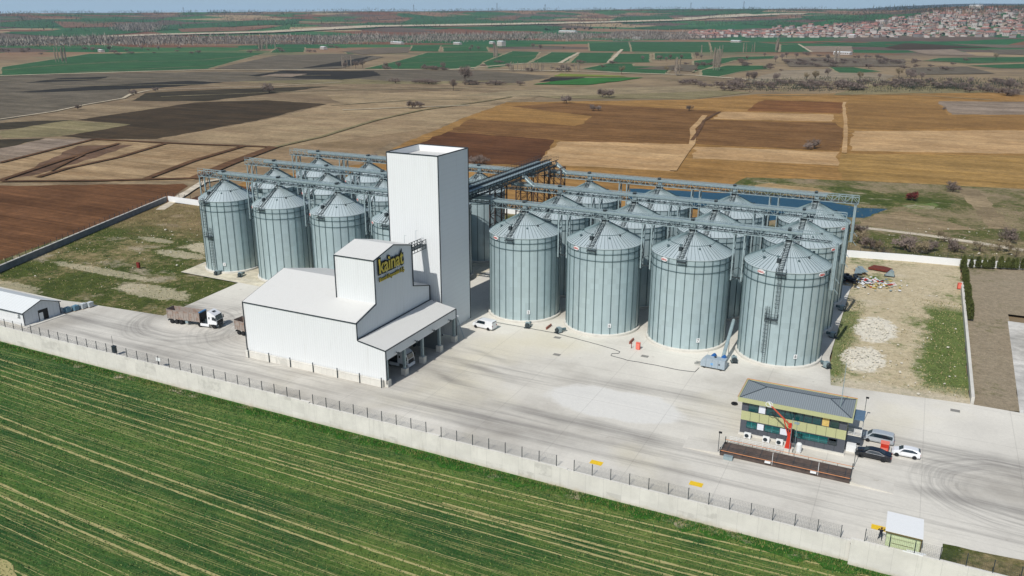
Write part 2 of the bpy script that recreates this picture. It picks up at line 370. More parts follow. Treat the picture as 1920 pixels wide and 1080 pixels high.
def groundm():
    m = NM('open_country')
    A = lin((128, 112, 92))
    o = m.obj(); sx = m.n('SeparateXYZ'); m.l(o, sx.inputs[0])
    near = m.ramp(m.noise(.01, 7, .7), [(.35, lin((118, 104, 84))), (.65, lin((158, 138, 108)))])
    near = m.mix(m.ramp(m.noise(.03, 5, .7), [(.58, 0.0), (.66, .5)]), near, lin((112, 108, 66)))
    # patchwork of strips beyond
    vv = m.mapv((.0042, .0065, .0), .45)
    wp = m.n('VectorMath', operation='ADD'); m.l(vv, wp.inputs[0])
    wn = m.n('TexNoise'); wn.inputs['Scale'].default_value = .8; m.l(vv, wn.inputs['Vector'])
    sc_ = m.n('VectorMath', operation='SCALE'); m.l(wn.outputs[1], sc_.inputs[0]); sc_.inputs['Scale'].default_value = .5; m.l(sc_.outputs[0], wp.inputs[1])
    vo = m.n('TexVoronoi', feature='F1', distance='CHEBYCHEV', voronoi_dimensions='2D'); vo.inputs['Scale'].default_value = 1; m.l(wp.outputs[0], vo.inputs['Vector'])
    hx = m.n('SeparateColor'); m.l(vo.outputs['Color'], hx.inputs[0])
    far = m.ramp(hx.outputs[0], [(0, lin((98, 84, 74))), (.16, lin((50, 96, 60))), (.36, lin((140, 112, 88))), (.5, lin((66, 106, 66))), (.62, lin((120, 84, 64))), (.74, lin((104, 92, 80))), (.86, lin((158, 138, 108))), (.93, lin((58, 98, 60)))], 'CONSTANT')
    far = m.vary(far, m.noise(.02, 6, .7), 1.0)
    far = m.mix(m.ramp(m.noise(.006, 6, .75), [(.6, 0.0), (.66, .75)]), far, lin((68, 66, 56)))
    ds = m.n('VectorMath', operation='LENGTH'); m.l(o, ds.inputs[0])
    k = m.ramp(m.math('DIVIDE', ds.outputs['Value'], 3000), [(.42, 0.0), (.52, 1.0)])
    a = m.mix(k, near, far)
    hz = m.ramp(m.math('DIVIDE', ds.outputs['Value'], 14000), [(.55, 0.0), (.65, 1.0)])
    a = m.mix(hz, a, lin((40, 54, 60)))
    m.color(a); m.set(.95, 0, .1); return m.m
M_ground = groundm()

# ---------------------------------------------------------------- ground sheet (polar grid, reaches the horizon)
def build_ground():
    mb = MB(); rs = [0]; r = 30.0
    while r < 15500: rs.append(r); r *= 1.035
    na = 300; angs = []
    for i in range(na+1):
        t = i/na
        angs.append(YAW-0.95+1.9*t)
    rest = 40
    for i in range(1, rest): angs.append(YAW+0.95+(2*pi-1.9)*i/rest)
    n = len(angs)
    def z(x, y):
        if y < -47 and hypot(x-CAM.x, y-CAM.y) < 900: return -6.0
        return H(x, y)-0.9
    for r in rs[1:]:
        for a in angs:
            x, y = CAM.x+r*sin(a), CAM.y+r*cos(a); mb.v.append((x, y, z(x, y)))
    for i in range(len(rs)-2):
        for j in range(n):
            k = (j+1) % n; mb.f.append((i*n+j, i*n+k, (i+1)*n+k, (i+1)*n+j)); mb.m.append(0)
    c = len(mb.v); mb.v.append((CAM.x, CAM.y, -6))
    for j in range(n): mb.f.append((c, (j+1) % n, j)); mb.m.append(0)
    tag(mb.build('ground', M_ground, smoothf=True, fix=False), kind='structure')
build_ground()
LZ = [-0.80]
def sheet(name, pts, m, z=None, kind='structure', jit=0.0, seg=0):
    """flat polygon on the ground; long edges get subdivided and lightly roughened"""
    if z is None: z = LZ[0]; LZ[0] += .004
    P = []
    for i in range(len(pts)):
        a, b = pts[i], pts[(i+1) % len(pts)]; L = hypot(b[0]-a[0], b[1]-a[1]); k = max(1, int(L/seg)) if seg else 1
        for j in range(k):
            t = j/k; P.append((a[0]+(b[0]-a[0])*t+random.uniform(-jit, jit), a[1]+(b[1]-a[1])*t+random.uniform(-jit, jit)))
    from mathutils.geometry import tessellate_polygon
    tr = tessellate_polygon([[Vector((x, y, 0)) for x, y in P]])
    mb = MB(); mb.v = [(x, y, z) for x, y in P]
    for t in tr:
        a, b, c = (Vector(P[i]) for i in t)
        if (b-a).cross(c-a) < 0: t = (t[0], t[2], t[1])
        mb.f.append(tuple(t)); mb.m.append(0)
    return tag(mb.build(name, m, fix=False), kind=kind)
def px(s): return [tuple(float(q) for q in p.split(',')) for p in s.split()]
def fieldpx(name, s, m, jit=1.3, seg=7):
    p = px(s); far = min(v for u, v in p) < 66
    if not far: return sheet(name, [G(u, v) for u, v in p], m, jit=jit, seg=seg)
    # drape over the hills: rows between the left and right outline at each height
    ys = [v for u, v in p]; y0, y1 = min(ys)+.02, max(ys)-.02; nr = max(3, int((y1-y0)/1.0)); mb = MB(); rows = []
    for i in range(nr+1):
        v = y0+(y1-y0)*i/nr; xs = []
        for k in range(len(p)):
            a, b = p[k], p[(k+1) % len(p)]
            if (a[1]-v)*(b[1]-v) <= 0 and a[1] != b[1]: xs.append(a[0]+(b[0]-a[0])*(v-a[1])/(b[1]-a[1]))
        rows.append((v, min(xs), max(xs)))
    nc = 16
    for v, a, b in rows:
        for j in range(nc+1):
            x, y, z = T(a+(b-a)*j/nc, v); d = hypot(x-CAM.x, y-CAM.y); mb.v.append((x, y, z+.05+d*.0003))
    for i in range(nr):
        for j in range(nc): k = i*(nc+1)+j; mb.f.append((k+nc+1, k+nc+2, k+1, k)); mb.m.append(0)
    return tag(mb.build(name, m, fix=False), kind='structure')
def ribbon(name, pts, w, m, z=None, kind='structure', jit=0, drape=False):
    if z is None: z = LZ[0]; LZ[0] += .004
    mb = MB(); n = len(pts)
    for i, p in enumerate(pts):
        a = Vector(pts[max(0, i-1)][:2]); b = Vector(pts[min(n-1, i+1)][:2]); d = (b-a).normalized(); q = Vector((-d.y, d.x))*w/2*(1+random.uniform(-jit, jit))
        zz = z if len(p) == 2 else p[2]+z
        z1, z2 = (H(p[0]-q.x, p[1]-q.y)+z, H(p[0]+q.x, p[1]+q.y)+z) if drape else (zz, zz)
        mb.v += [(p[0]-q.x, p[1]-q.y, z1), (p[0]+q.x, p[1]+q.y, z2)]
    for i in range(n-1): mb.f.append((2*i, 2*i+2, 2*i+3, 2*i+1)); mb.m.append(0)
    return tag(mb.build(name, m, fix=False), kind=kind)
def dens(pts, step, jit=0):
    out = []
    for a, b in zip(pts, pts[1:]):
        L = hypot(b[0]-a[0], b[1]-a[1]); k = max(1, int(L/step))
        for j in range(k):
            t = j/k; out.append(tuple(a[i]+(b[i]-a[i])*t+(random.uniform(-jit, jit) if i < 2 else 0) for i in range(len(a))))
    out.append(tuple(pts[-1])); return out

# ---------------------------------------------------------------- fields beyond the plant (each a sheet on the ground)
def field_set():
    tan = soil('stubble_tan', (172, 148, 114), (146, 120, 88), -.9)
    tan2 = soil('stubble_pale', (190, 158, 116), (176, 142, 100), .02, furrow=.06, var=.06)
    ochre = soil('ochre_soil', (162, 126, 76), (148, 112, 64), .05, furrow=.1)
    gold = soil('golden_soil', (166, 134, 82), (152, 120, 68), 1.2, furrow=.12)
    brown = soil('ploughed_brown', (132, 98, 62), (116, 84, 50), .1, furrow=.12)
    dred = soil('ploughed_dark_red', (112, 76, 48), (92, 60, 38), .6, furrow=.2)
    redl = soil('ploughed_red', (122, 86, 58), (102, 70, 45), .3, furrow=.22)
    dark = soil('dark_soil', (74, 66, 50), (60, 54, 42), -.9)
    dark2 = soil('dark_brown_soil', (80, 66, 48), (64, 54, 40), -.9)
    vdark = soil('wet_soil', (56, 53, 47), (48, 45, 41), -.9)
    grey = soil('grey_soil', (116, 107, 92), (98, 90, 76), -.9)
    greyt = soil('grey_tan_soil', (156, 140, 124), (132, 116, 98), -.9)
    olive = soil('olive_stubble', (142, 130, 98), (124, 116, 84), -.9)
    green = soil('far_wheat', (62, 102, 64), (52, 90, 58), .2, furrow=.1)
    bgreen = soil('bright_wheat', (62, 116, 56), (52, 102, 50), .2, furrow=.08)
    ygreen = soil('yellow_green_crop', (130, 142, 66), None, .2)
    margin = soil('dry_field_margin', (158, 146, 118), (132, 122, 94), 0, furrow=.02)
    mauve = soil('fallow_far', (122, 110, 94), (104, 94, 80), .2)
    pale = soil('chalky_track', (196, 184, 160), (180, 166, 142), 0, furrow=.02)
    track = soil('brown_track', (112, 84, 60), (96, 70, 50), -.9)
    F = fieldpx
    base = soil('mixed_stubble', (150, 132, 104), (124, 106, 84), -.9, sc=.7)
    F('field', '-500,350 -420,150 0,138 400,132 760,140 960,165 1010,185 900,230 860,330 600,420 0,420', base, 2)
    F('field', '-200,160 250,150 240,180 160,195 0,224 -200,250', grey)
    F('field', '-200,143 0,140 400,133 760,136 1000,140 1030,144 960,154 700,150 420,152 0,165 -200,180', grey)
    F('field', '27,171 200,158 350,150 420,153 300,163 60,172', vdark); F('field', '47,154 180,149 205,142 110,145', vdark)
    F('field', '440,151 700,146 950,150 820,156 560,156', olive)
    F('field', '640,132 720,130 900,131 1035,141 900,150 740,151 640,144', grey)
    F('field', '465,141 530,131 700,132 715,140 640,148 560,146', vdark); F('field', '485,142 515,137 578,137 545,143', greyt)
    F('field', '247,187 275,172 400,166 617,160 500,175 383,188', dark)
    F('field', '-200,238 60,225 140,222 60,236 0,241 -200,262', dark)
    F('field', '140,223 367,190 500,186 612,193 560,205 490,222 293,258 180,258 113,253 247,231', dark2)
    F('field', '0,243 133,223 247,231 113,253 0,257', olive); F('field', '-200,265 85,256 0,278 -200,310', dark)
    F('field', '293,258 500,222 620,192 860,196 960,196 870,218 760,262 660,275 513,272', soil('wide_stubble', (164, 144, 112), (148, 126, 98), -.7, furrow=.05))
    F('field', '610,176 860,168 1010,180 900,196 640,192', soil('light_stubble', (166, 146, 116), (146, 128, 98), -.7))
    F('field', '-300,310 0,276 90,257 177,258 0,303 -300,355', greyt)
    F('field', '-300,350 0,303 177,259 513,273 440,305 360,335 150,338 0,338 -300,345', tan)
    F('field', '145,270 255,268 160,298 60,326 20,330', soil('dark_patch_stubble', (122, 96, 76), (98, 76, 60), -.9))
    F('field', '-300,347 0,345 345,341 352,347 312,377 0,494 -220,575', redl)
    F('field', '355,346 520,276 860,232 780,275 735,262 640,330 420,420 330,372', soil('dry_margin', (152, 130, 102), (132, 112, 84), -.9, furrow=.03))
    F('field', '372,372 470,330 720,300 1000,300 1100,330 1390,345 1420,470 1000,520 700,470 380,400', ochre)
    F('field', '345,380 372,360 440,342 480,350 470,420 390,420', dred)
    # right hand side: warm ploughland
    F('field', '735,275 880,215 950,190 1300,185 1420,175 1860,172 1990,182 2300,300 2300,372 1920,355 1400,331 1380,345 1300,352 1020,335 860,320', ochre, 1)
    F('field', '770,272 840,244 1042,260 1020,290 1008,308 890,303 740,290', dred)
    F('field', '842,244 882,221 1075,233 1092,231 1110,216 960,198 1060,190 1345,206 1300,267 1060,262 1042,260', brown)
    F('field', '1050,262 1298,268 1262,318 1180,314 1006,304', tan2)
    F('field', '1303,272 1570,282 1573,307 1299,294', tan2)
    F('field', '1338,221 1357,207 1563,213 1563,226', tan2); F('field', '1593,280 1600,243 1990,242 2300,248 2300,292 1920,286', tan2)
    F('field', '1305,222 1565,228 1585,240 1575,280 1305,268', brown)
    F('field', '1400,206 1430,186 1583,190 1577,211', soil('furrowed_brown', (146, 102, 62), (122, 82, 48), 1.3, furrow=.3))
    F('field', '1757,188 1990,190 2000,213 1785,213', greyt)
    F('field', '1588,192 1755,190 1780,214 1990,216 1990,240 1600,240 1590,235', soil('warm_brown', (150, 116, 70), (136, 102, 60), .0))
    F('field', '1575,285 1920,289 2300,296 2300,368 1920,352 1573,333', gold)
    F('field', '1280,162 1410,172 1300,184 1050,183 1000,178 1120,168', olive)
    F('field', '860,178 960,168 1280,160 1480,150 1700,150 1720,160 1400,166 1260,172 1000,180', soil('pale_stubble_strip', (158, 142, 112), (140, 126, 100), 0))
    F('field', '1430,140 1470,131 1560,128 1680,140 1660,150 1400,152', soil('pale_fallow', (158, 144, 122), None, 0))
    F('field', '1620,160 1740,156 1860,172 1700,174 1560,176', olive)
    # green valley floor
    for s in ('-200,152 0,138 0,125 167,100 347,97 500,98 390,128 100,137', '520,88 572,88 572,97 505,98', '590,113 640,108 650,113 600,116', '680,128 750,112 800,98 910,97 945,100 905,118 890,128',
              '915,128 905,116 960,95 1013,97 1005,108 990,117', '993,117 1033,97 1083,98 1063,117', '1067,117 1087,98 1153,98 1140,117', '1143,117 1160,100 1220,100 1220,116',
              '1090,128 1140,118 1190,118 1187,123 1260,124 1250,138 1180,137', '1105,95 1103,80 1173,78 1280,78 1420,78 1463,83 1460,97 1280,97', '1463,83 1497,82 1522,97 1462,97',
              '767,95 773,85 827,85 823,96', '830,96 830,88 913,87 917,96', '1226,111 1226,99 1297,99 1300,110', '1313,141 1313,130 1363,122 1440,122 1440,128 1390,133 1347,143', '1300,135 1300,113 1380,106 1460,104 1452,109 1380,112',
              '1553,125 1600,125 1653,133 1613,136 1570,135', '1730,113 1760,108 1920,106 2000,106 2000,114 1813,118 1773,115', '1813,122 2000,116 2000,128 1873,127', '647,97 700,93 705,99 650,100'):
        F('field', s, green)
        p_ = px(s); ribbon('field_margin', dens([G(*q) for q in p_+p_[:1]], 20, .8), 3.5, margin, jit=.4)
    for s, w in (('60,124 200,117 380,112 480,103', 3), ('150,134 300,127 400,122', 3), ('0,131 120,120 260,113', 2.5), ('960,106 1000,104 1040,102', 3), ('1280,87 1440,86', 3), ('1180,79 1184,97', 4), ('1330,79 1334,97', 4), ('700,120 900,112', 2.5), ('720,111 960,100', 2.5), ('0,150 300,146 620,140', 3), ('100,160 420,157 760,150', 3), ('300,180 620,168 900,163', 3), ('620,196 780,186 900,184', 2.5), ('1420,178 1700,176 1860,186', 3), ('1250,150 1440,148 1700,143 1920,150', 3.5), ('1280,122 1460,118 1700,112 1920,115', 3.5)):
        ribbon('field_margin', dens([G(*q) for q in px(s)], 20, 1), w, margin, jit=.4)
    for s in ('0,50 0,42 90,36 235,36 250,40 180,44 60,53', '270,50 480,38 560,38 560,44 300,56 250,62 140,70 0,62', '740,48 780,32 900,30 970,38 1000,42 900,46 780,50', '640,56 690,42 750,44 700,54', '780,52 900,50 1000,47 1060,50 1040,56 960,56',
              '1140,40 1160,32 1250,30 1270,38 1190,42', '1180,52 1250,48 1330,52 1250,56', '1280,30 1300,20 1440,18 1420,24', '1380,44 1460,40 1540,44 1480,50', '1560,36 1640,26 1740,30 1690,40', '1500,30 1560,28 1580,34 1520,38', '1497,76 1570,71 1793,70 1860,75 1780,80 1660,82 1657,87 1573,83'):
        F('field', s, green)
    for s in ('100,40 250,42 240,50 120,52', '330,52 520,50 460,58 340,60', '880,36 980,30 960,40', '1080,34 1130,26 1150,34', '660,34 740,28 760,34 690,38', '540,30 580,26 600,32'):
        F('field', s, soil('far_red_soil', (136, 104, 82), (118, 90, 72), .2))
    F('field', '1037,142 1053,137 1160,141 1175,143', ygreen); F('field', '1000,157 1040,151 1100,145 1207,144 1170,150 1100,158', bgreen)
    F('field', '1010,152 1036,144 1100,144 1060,150', vdark)
    F('field', '1507,86 1597,86 1600,97 1525,97', greyt); F('field', '1660,88 1700,80 1860,89 1680,92', dark2); F('field', '1703,94 1787,92 1830,103 1740,102', greyt)
    F('field', '1755,80 1830,78 2000,82 2000,90 1870,89', mauve); F('field', '1466,110 1547,107 1697,110 1697,124 1480,124', mauve)
    F('field', '1697,130 1713,126 1813,124 1867,137 1700,139', grey); F('field', '1850,92 2000,92 2000,104 1870,101', grey)
    F('field', '400,128 520,103 640,100 720,106 640,127 560,130', grey); F('field', '560,128 700,104 660,122', vdark)
    F('field', '640,96 700,90 770,88 765,98 680,102', mauve); F('field', '1190,128 1280,120 1310,122 1300,133', grey)
    # tracks
    R_ = lambda s, w, m=pale, j=.1: ribbon('track', dens([G(*p) for p in px(s)], 25, .6), w, m, jit=j)
    R_('-100,142 0,141 200,135 380,130 700,130 900,129 1100,133 1300,140 1430,150', 9); R_('160,195 232,183 247,175 280,168 400,164 520,160 640,153', 3.2)
    R_('0,222 100,208 160,195', 2.4); R_('513,274 600,255 700,225 790,205 900,190 960,180', 3, olive); R_('640,205 760,200 880,196', 3)
    R_('1320,215 1300,240 1296,268 1262,318', 3.2, tan2); R_('1583,190 1585,240 1583,285', 2.2, tan2); R_('1297,262 1320,225 1350,208', 2, track)
    R_('840,130 900,125 980,118 1060,117', 8); R_('1050,117 1085,98', 6); R_('1140,117 1158,100 1166,92', 6); R_('1497,82 1522,97', 5)
    for s, w in (('177,259 340,267 513,274', 2.6), ('513,274 430,304 362,333', 5.5), ('457,272 360,300 273,333', 3.2), ('313,267 220,293 130,313 70,330', 2.6), ('177,259 90,281 0,303', 2.6), ('222,267 110,300 0,336', 2.8), ('0,338 200,336 360,332', 2.6), ('155,288 130,300 95,318', 1.5)):
        R_(s, w, track)
    # far gravel road over the hills
    for s, w in (('-20,80 120,73 300,66 500,61 700,50 900,47 1100,43 1280,38 1360,30 1420,27', 90), ('1280,35 1350,33 1460,27 1520,27', 110)):
        p = px(s); q = []
        for a, b in zip(p, p[1:]):
            for j in range(6): q.append(T(a[0]+(b[0]-a[0])*j/6, a[1]+(b[1]-a[1])*j/6))
        ribbon('far_road', [(x, y, z) for x, y, z in q], w, pale, z=2.6, drape=True)
field_set()

# ---------------------------------------------------------------- ground of the site
M_waste = scrubm('waste_ground', ((58, 72, 34), (92, 100, 48)), ((132, 118, 84), (164, 148, 110)), 1.0, .455, .3, left=True)
M_wasteR = scrubm('rough_grass_right', ((70, 78, 40), (104, 106, 60)), ((128, 116, 88), (158, 142, 112)), 1.0, .5, .15, (150, 132, 108))
M_lot = scrubm('dirt_lot', ((68, 96, 36), (104, 124, 56)), ((186, 171, 140), (210, 197, 166)), 1.2, .58, .25, (206, 194, 168), lot=True)
M_neigh = scrubm('dry_garden_soil', ((92, 96, 56), (112, 110, 70)), ((146, 134, 112), (166, 152, 130)), 1.4, .60, .0, (158, 146, 124))
M_path = soil('white_path', (212, 202, 184), (196, 184, 162), 0, furrow=.04)
sheet('waste_ground', [(-139, -34), (-170, -60), (-150, -40), (-160, 46), (-100, 49), (-88, 52), (-60, 52), (-60, -30), (-68, -30), (-68, -38), (-96, -40), (-96, -57), (-139, -57)][3:] + [(-139, -32.5)], M_waste, jit=.3, seg=4)
sheet('waste_ground', [(-62, 40), (-62, 90), (58, 82), (62, 40)], M_wasteR, jit=.3, seg=4)
sheet('rough_ground', [G(u, v) for u, v in px('1375,345 1400,331 1600,337 1920,353 2300,372 2400,520 1920,505 1795,497 1590,481 1300,470 1330,400')], M_wasteR, jit=.6, seg=6)
sheet('bank', [G(u, v) for u, v in px('1385,352 1400,337 1480,340 1600,352 1700,365 1790,375 1770,392 1650,384 1600,380 1500,362')], M_waste, jit=.6, seg=5)
sheet('bank', [G(u, v) for u, v in px('1410,345 1440,342 1520,350 1560,360 1500,362 1430,356')], soil('bare_bank', (188, 160, 116), None, .1), jit=1.2, seg=4)
sheet('bank', [G(u, v) for u, v in px('1690,385 1745,378 1765,384 1745,390 1700,389')], scrubm('fresh_grass_bank', ((70, 112, 50), (92, 126, 60)), ((118, 122, 76), (140, 134, 94)), 1.2, .45), jit=1.0, seg=2)
sheet('rough_ground', [G(u, v) for u, v in px('1640,400 1700,395 1800,420 1840,430 1780,432 1600,422')], soil('dry_bank', (158, 140, 112), (136, 120, 92), .4), jit=1.2, seg=4)
ribbon('track', dens([G(u, v) for u, v in px('1812,352 1835,375 1858,405 1880,428')], 4, .4), 7, soil('dirt_track', (160, 142, 112), None, 1.5), jit=.2)
m = NM('pond_water'); m.color(m.mix(m.noise(.15, 3), lin((3, 56, 80)), lin((6, 72, 98)))); m.set(.35, 0, .12); m.bump(m.noise(1.5, 3), .05, .05)
sheet('pond', [G(u, v) for u, v in px('1180,352 1394,362 1500,368 1560,378 1612,388 1662,390 1645,398 1622,407 1560,404 1440,412 1380,400 1180,372')], m.m, jit=.5, seg=3)
ribbon('path', dens([G(u, v) for u, v in px('1560,418 1605,424 1650,429 1740,440 1830,453 1920,468 2100,492')], 5, .2), 3.0, M_path, jit=.12)
ribbon('path', dens([G(u, v) for u, v in px('300,392 345,362 380,340 410,335')], 5, .2), 3.0, M_path, jit=.12)
sheet('rough_ground', [(63, -12), (85.8, -9), (85.8, 81.6), (58, 79), (58, 52), (62, 49)], M_lot, jit=.25, seg=3)
sheet('neighbour_ground', [(86.2, -9), (92.9, -7.8), (94.6, 45), (140, 50), (140, 90), (110, 90), (86.2, 81)], M_neigh, jit=.2, seg=4)
sheet('neighbour_path', [(93, -8), (104, -8), (104, 40.3), (94.15, 40.3)], soil('light_paving', (208, 206, 200), None, 0, furrow=.03))
sheet('yard', [(-150, -57.3), (-34, -57.3), (71.5, -57.3), (71.5, -58.2), (150, -58.2), (150, -8.2), (85.6, -8.6), (64.2, -11), (62.6, 2), (62.2, 50), (-15, 50), (-88.8, 46), (-90.6, -3.6), (-89.4, -12.3), (-70.2, -12.6), (-67.9, -37.2), (-92.6, -39.4), (-96, -40), (-150, -40)], M_yard, z=0.0)
sheet('silo_pad', [(-89.6, -12.2), (-70.4, -12.4), (-21, -14), (-21, 44), (-88.4, 44), (-90.2, -3.6)], soil('pad_concrete', (216, 210, 194), (206, 196, 170), 0, furrow=.04), z=.012)
YZ = .012; print('LZ', LZ[0])
sheet('verge', [(81.3, -58.1), (140, -58.1), (140, -50), (104, -50.5), (92, -52.5), (85, -53.2), (81.6, -53.4)], M_waste, z=YZ+.01, jit=.15, seg=1.5)
M_yellow = flat('yellow_marking', (236, 196, 40), .8)
for x, y in ((37, -54), (51.3, -53.3), (74.5, -53.3)): sheet('yellow_marking', [(x-.9, y-.55), (x+.9, y-.55), (x+.9, y+.55), (x-.9, y+.55)], M_yellow, z=YZ+.008)
M_cover = flat('manhole_cover', (140, 138, 132), .8)
for u, v in ((1045, 633), (1044, 665), (1209, 668), (1791, 770)): x, y = G(u, v); sheet('manhole_cover', [(x-.7, y-.5), (x+.7, y-.5), (x+.7, y+.5), (x-.7, y+.5)], M_cover, z=YZ+.006)
# crop field below the retaining wall
M_crop = cropm(); CZ = -2.95
sheet('crop_field', [(-500, -57.8), (150, -57.8), (400, -60), (400, -600), (-500, -600)], M_crop, z=CZ)
M_bare = trackm()
def tl(y0, dy, x0=-150, x1=150, w=.42, bend=-2.2):
    pts = []; x = x0
    while x <= x1:
        t = (x+20)/70; y = y0+dy*(x/80)+bend*(1-min(1.6, t*t))*.6+random.uniform(-.03, .03); pts.append((x, y)); x += 1.2
    ribbon('wheel_track', pts, w, M_bare, z=CZ+.012+random.random()*.006, jit=.35)
for y0, dy, w in ((-62.9, .6, .5), (-65.0, .4, .26), (-66.5, .2, .3), (-69.4, -1.4, .5), (-71.2, -1.5, .34), (-73.6, -1.2, .16), (-80.4, -2.6, .55), (-82.2, -2.6, .5), (-86.5, -2.6, .16), (-89.8, -2.8, .2), (-93.0, -3, .5), (-94.8, -3, .6), (-99, -3, .25), (-104, -3.5, .4), (-106, -3.5, .4), (-77.4, -2, .14), (-98, -4, .15)):
    tl(y0, dy, w=w*.62)
for _i in range(46): _x = random.uniform(-140, 60); tl(random.uniform(-112, -62.5), random.uniform(-3, 0), _x, _x+random.uniform(30, 110), random.uniform(.05, .09))
tl(-61.7, 1.2, 0, 120, .3); tl(-67.8, -.4, 20, 150, .4); tl(-68.6, -.8, -10, 150, .25)
M_lush = scrubm('lush_verge', ((40, 88, 30), (70, 116, 42)), ((84, 110, 48), (140, 138, 86)), 2.0, .42)
vp = []; x = -150
while x < 100: vp.append((x, -59.3+random.uniform(-.9, .5)-(1.0 if x > -20 else 0)*random.random())); x += 1.6
sheet('lush_verge', vp+[(100, -57.7), (-150, -57.7)], M_lush, z=CZ+.05)
sheet('bare_corner', [G(u, v, CZ) for u, v in px('-60,1030 0,1044 38,1082 60,1120 -60,1120')], M_bare, z=CZ+.05, jit=.4, seg=1.5)

# ---------------------------------------------------------------- retaining wall and its fence
def wallm(name, c=(232, 229, 220)):
    m = NM(name); A = lin(c); o = m.obj(); sx = m.n('SeparateXYZ'); m.l(o, sx.inputs[0])
    a = m.ramp(m.noise(.25, 6, .7), [(.35, tuple(x*.84 for x in A[:3])+(1,)), (.6, A)])
    cx = m.n('CombineXYZ'); m.l(m.math('FLOOR', m.math('MULTIPLY', sx.outputs[0], .38)), cx.inputs[0]); m.l(m.math('FLOOR', m.math('MULTIPLY', sx.outputs[2], .55)), cx.inputs[1])
    w = m.n('TexWhiteNoise'); m.l(cx.outputs[0], w.inputs[0])
    a = m.mix(m.math('MULTIPLY', w.outputs[0], .35), a, tuple(x*.78 for x in A[:3])+(1,))
    a = m.mix(m.math('MULTIPLY', m.ramp(w.outputs[0], [(.84, 0.0), (.9, 1.0)]), m.ramp(m.noise(.7, 4, .7), [(.45, 0.0), (.55, .5)])), a, tuple(x*.62 for x in A[:3])+(1,))
    fr = m.math('FRACT', m.math('MULTIPLY', sx.outputs[0], .38)); a = m.mix(m.ramp(fr, [(0, .5), (.03, 0.0)]), a, tuple(x*.5 for x in A[:3])+(1,))
    st = m.ramp(m.noise(1, 4, .7, m.mapv((1.6, 1.6, .12))), [(.56, 0.0), (.72, .4)]); a = m.mix(st, a, tuple(x*.6 for x in A[:3])+(1,))
    dz = m.ramp(m.math('DIVIDE', m.math('ADD', sx.outputs[2], m.math('MULTIPLY_ADD', m.noise(.8, 4), 1.2, 2.3)), 1.0), [(-0.0, .35), (.6, 0.0)]); a = m.mix(dz, a, lin((176, 160, 120)))
    m.color(a); m.set(.9, 0, .2); return m.m
M_wall = wallm('cast_concrete')
SEG = [(-150, -12, -57.45, .55, 1.0), (-12, 13, -57.5, .35, .5), (13, 34, -57.55, .15, .05), (34, 71.6, -57.6, .05, 0.0), (71.6, 150, -58.25, .75, .7)]
def top_at(x):
    for a, b, y, z0, z1 in SEG:
        if a <= x < b: return y, z0
    return -58.25, .7
wl = thing('retaining_wall', 'long pale concrete retaining wall between the yard and the green wheat field', 'wall', (0, -57.5, 0))
for a, b, y, z0, z1 in SEG:
    mb = MB(); mb.box(a, y-.2+57.5, -3.3, b-.02, y+.2+57.5, z0); mb.build('wall_section', M_wall, wl)
fe = thing('boundary_fence', 'dark post and wire fence running along the top of the long retaining wall', 'fence', (0, -57.5, 0))
pm = None; x = -101.0; pprev = None; wires = MB(); n = 0
while x < 104:
    y, z = top_at(x); y += 57.5
    mb = MB(); mb.box(-.045, -.045, 0, .045, .045, 1.75)
    if pm is None: pm = mb.build('post', M_dark, fe, loc=(x, y, z))
    else: c = pm.copy(); COL.objects.link(c); c.parent = fe; c.location = (x, y, z)
    if pprev and abs(pprev[2]-z) < .05:
        for k in range(9): wires.tube((pprev[0], y, z+.12+k*.195), (x, y, z+.12+k*.195), .009, 3, caps=False)
        for k in range(1, 14): wires.tube((pprev[0]+(x-pprev[0])*k/14, y, z+.1), (pprev[0]+(x-pprev[0])*k/14, y, z+1.68), .006, 3, caps=False)
    pprev = (x, y, z); x += 2.72; n += 1
wires.build('wire_mesh', M_dark, fe, fix=False)
# cabinet and small sign on the fence
g = thing('meter_cabinet', 'small dark cabinet with a whip aerial standing at the fence on the retaining wall', 'cabinet', (-58.6, -57.0, .55))
MB().box(-.4, -.25, 0, .4, .25, 1.3).box(-.45, -.3, 1.3, .45, .3, 1.38).build('cabinet_body', M_trim, g); MB().tube((-.2, 0, 1.38), (-.2, 0, 3.4), .03).build('aerial', M_dark, g)
g = thing('fence_notice', 'small white notice board hung on the fence near the dark cabinet', 'sign', (-46.5, -57.45, .6)); MB().box(-.55, -.04, .7, .55, 0, 1.35).build('board', M_white, g); MB().box(-.05, 0, 0, .05, .05, 1.4).build('post', M_dark, g)

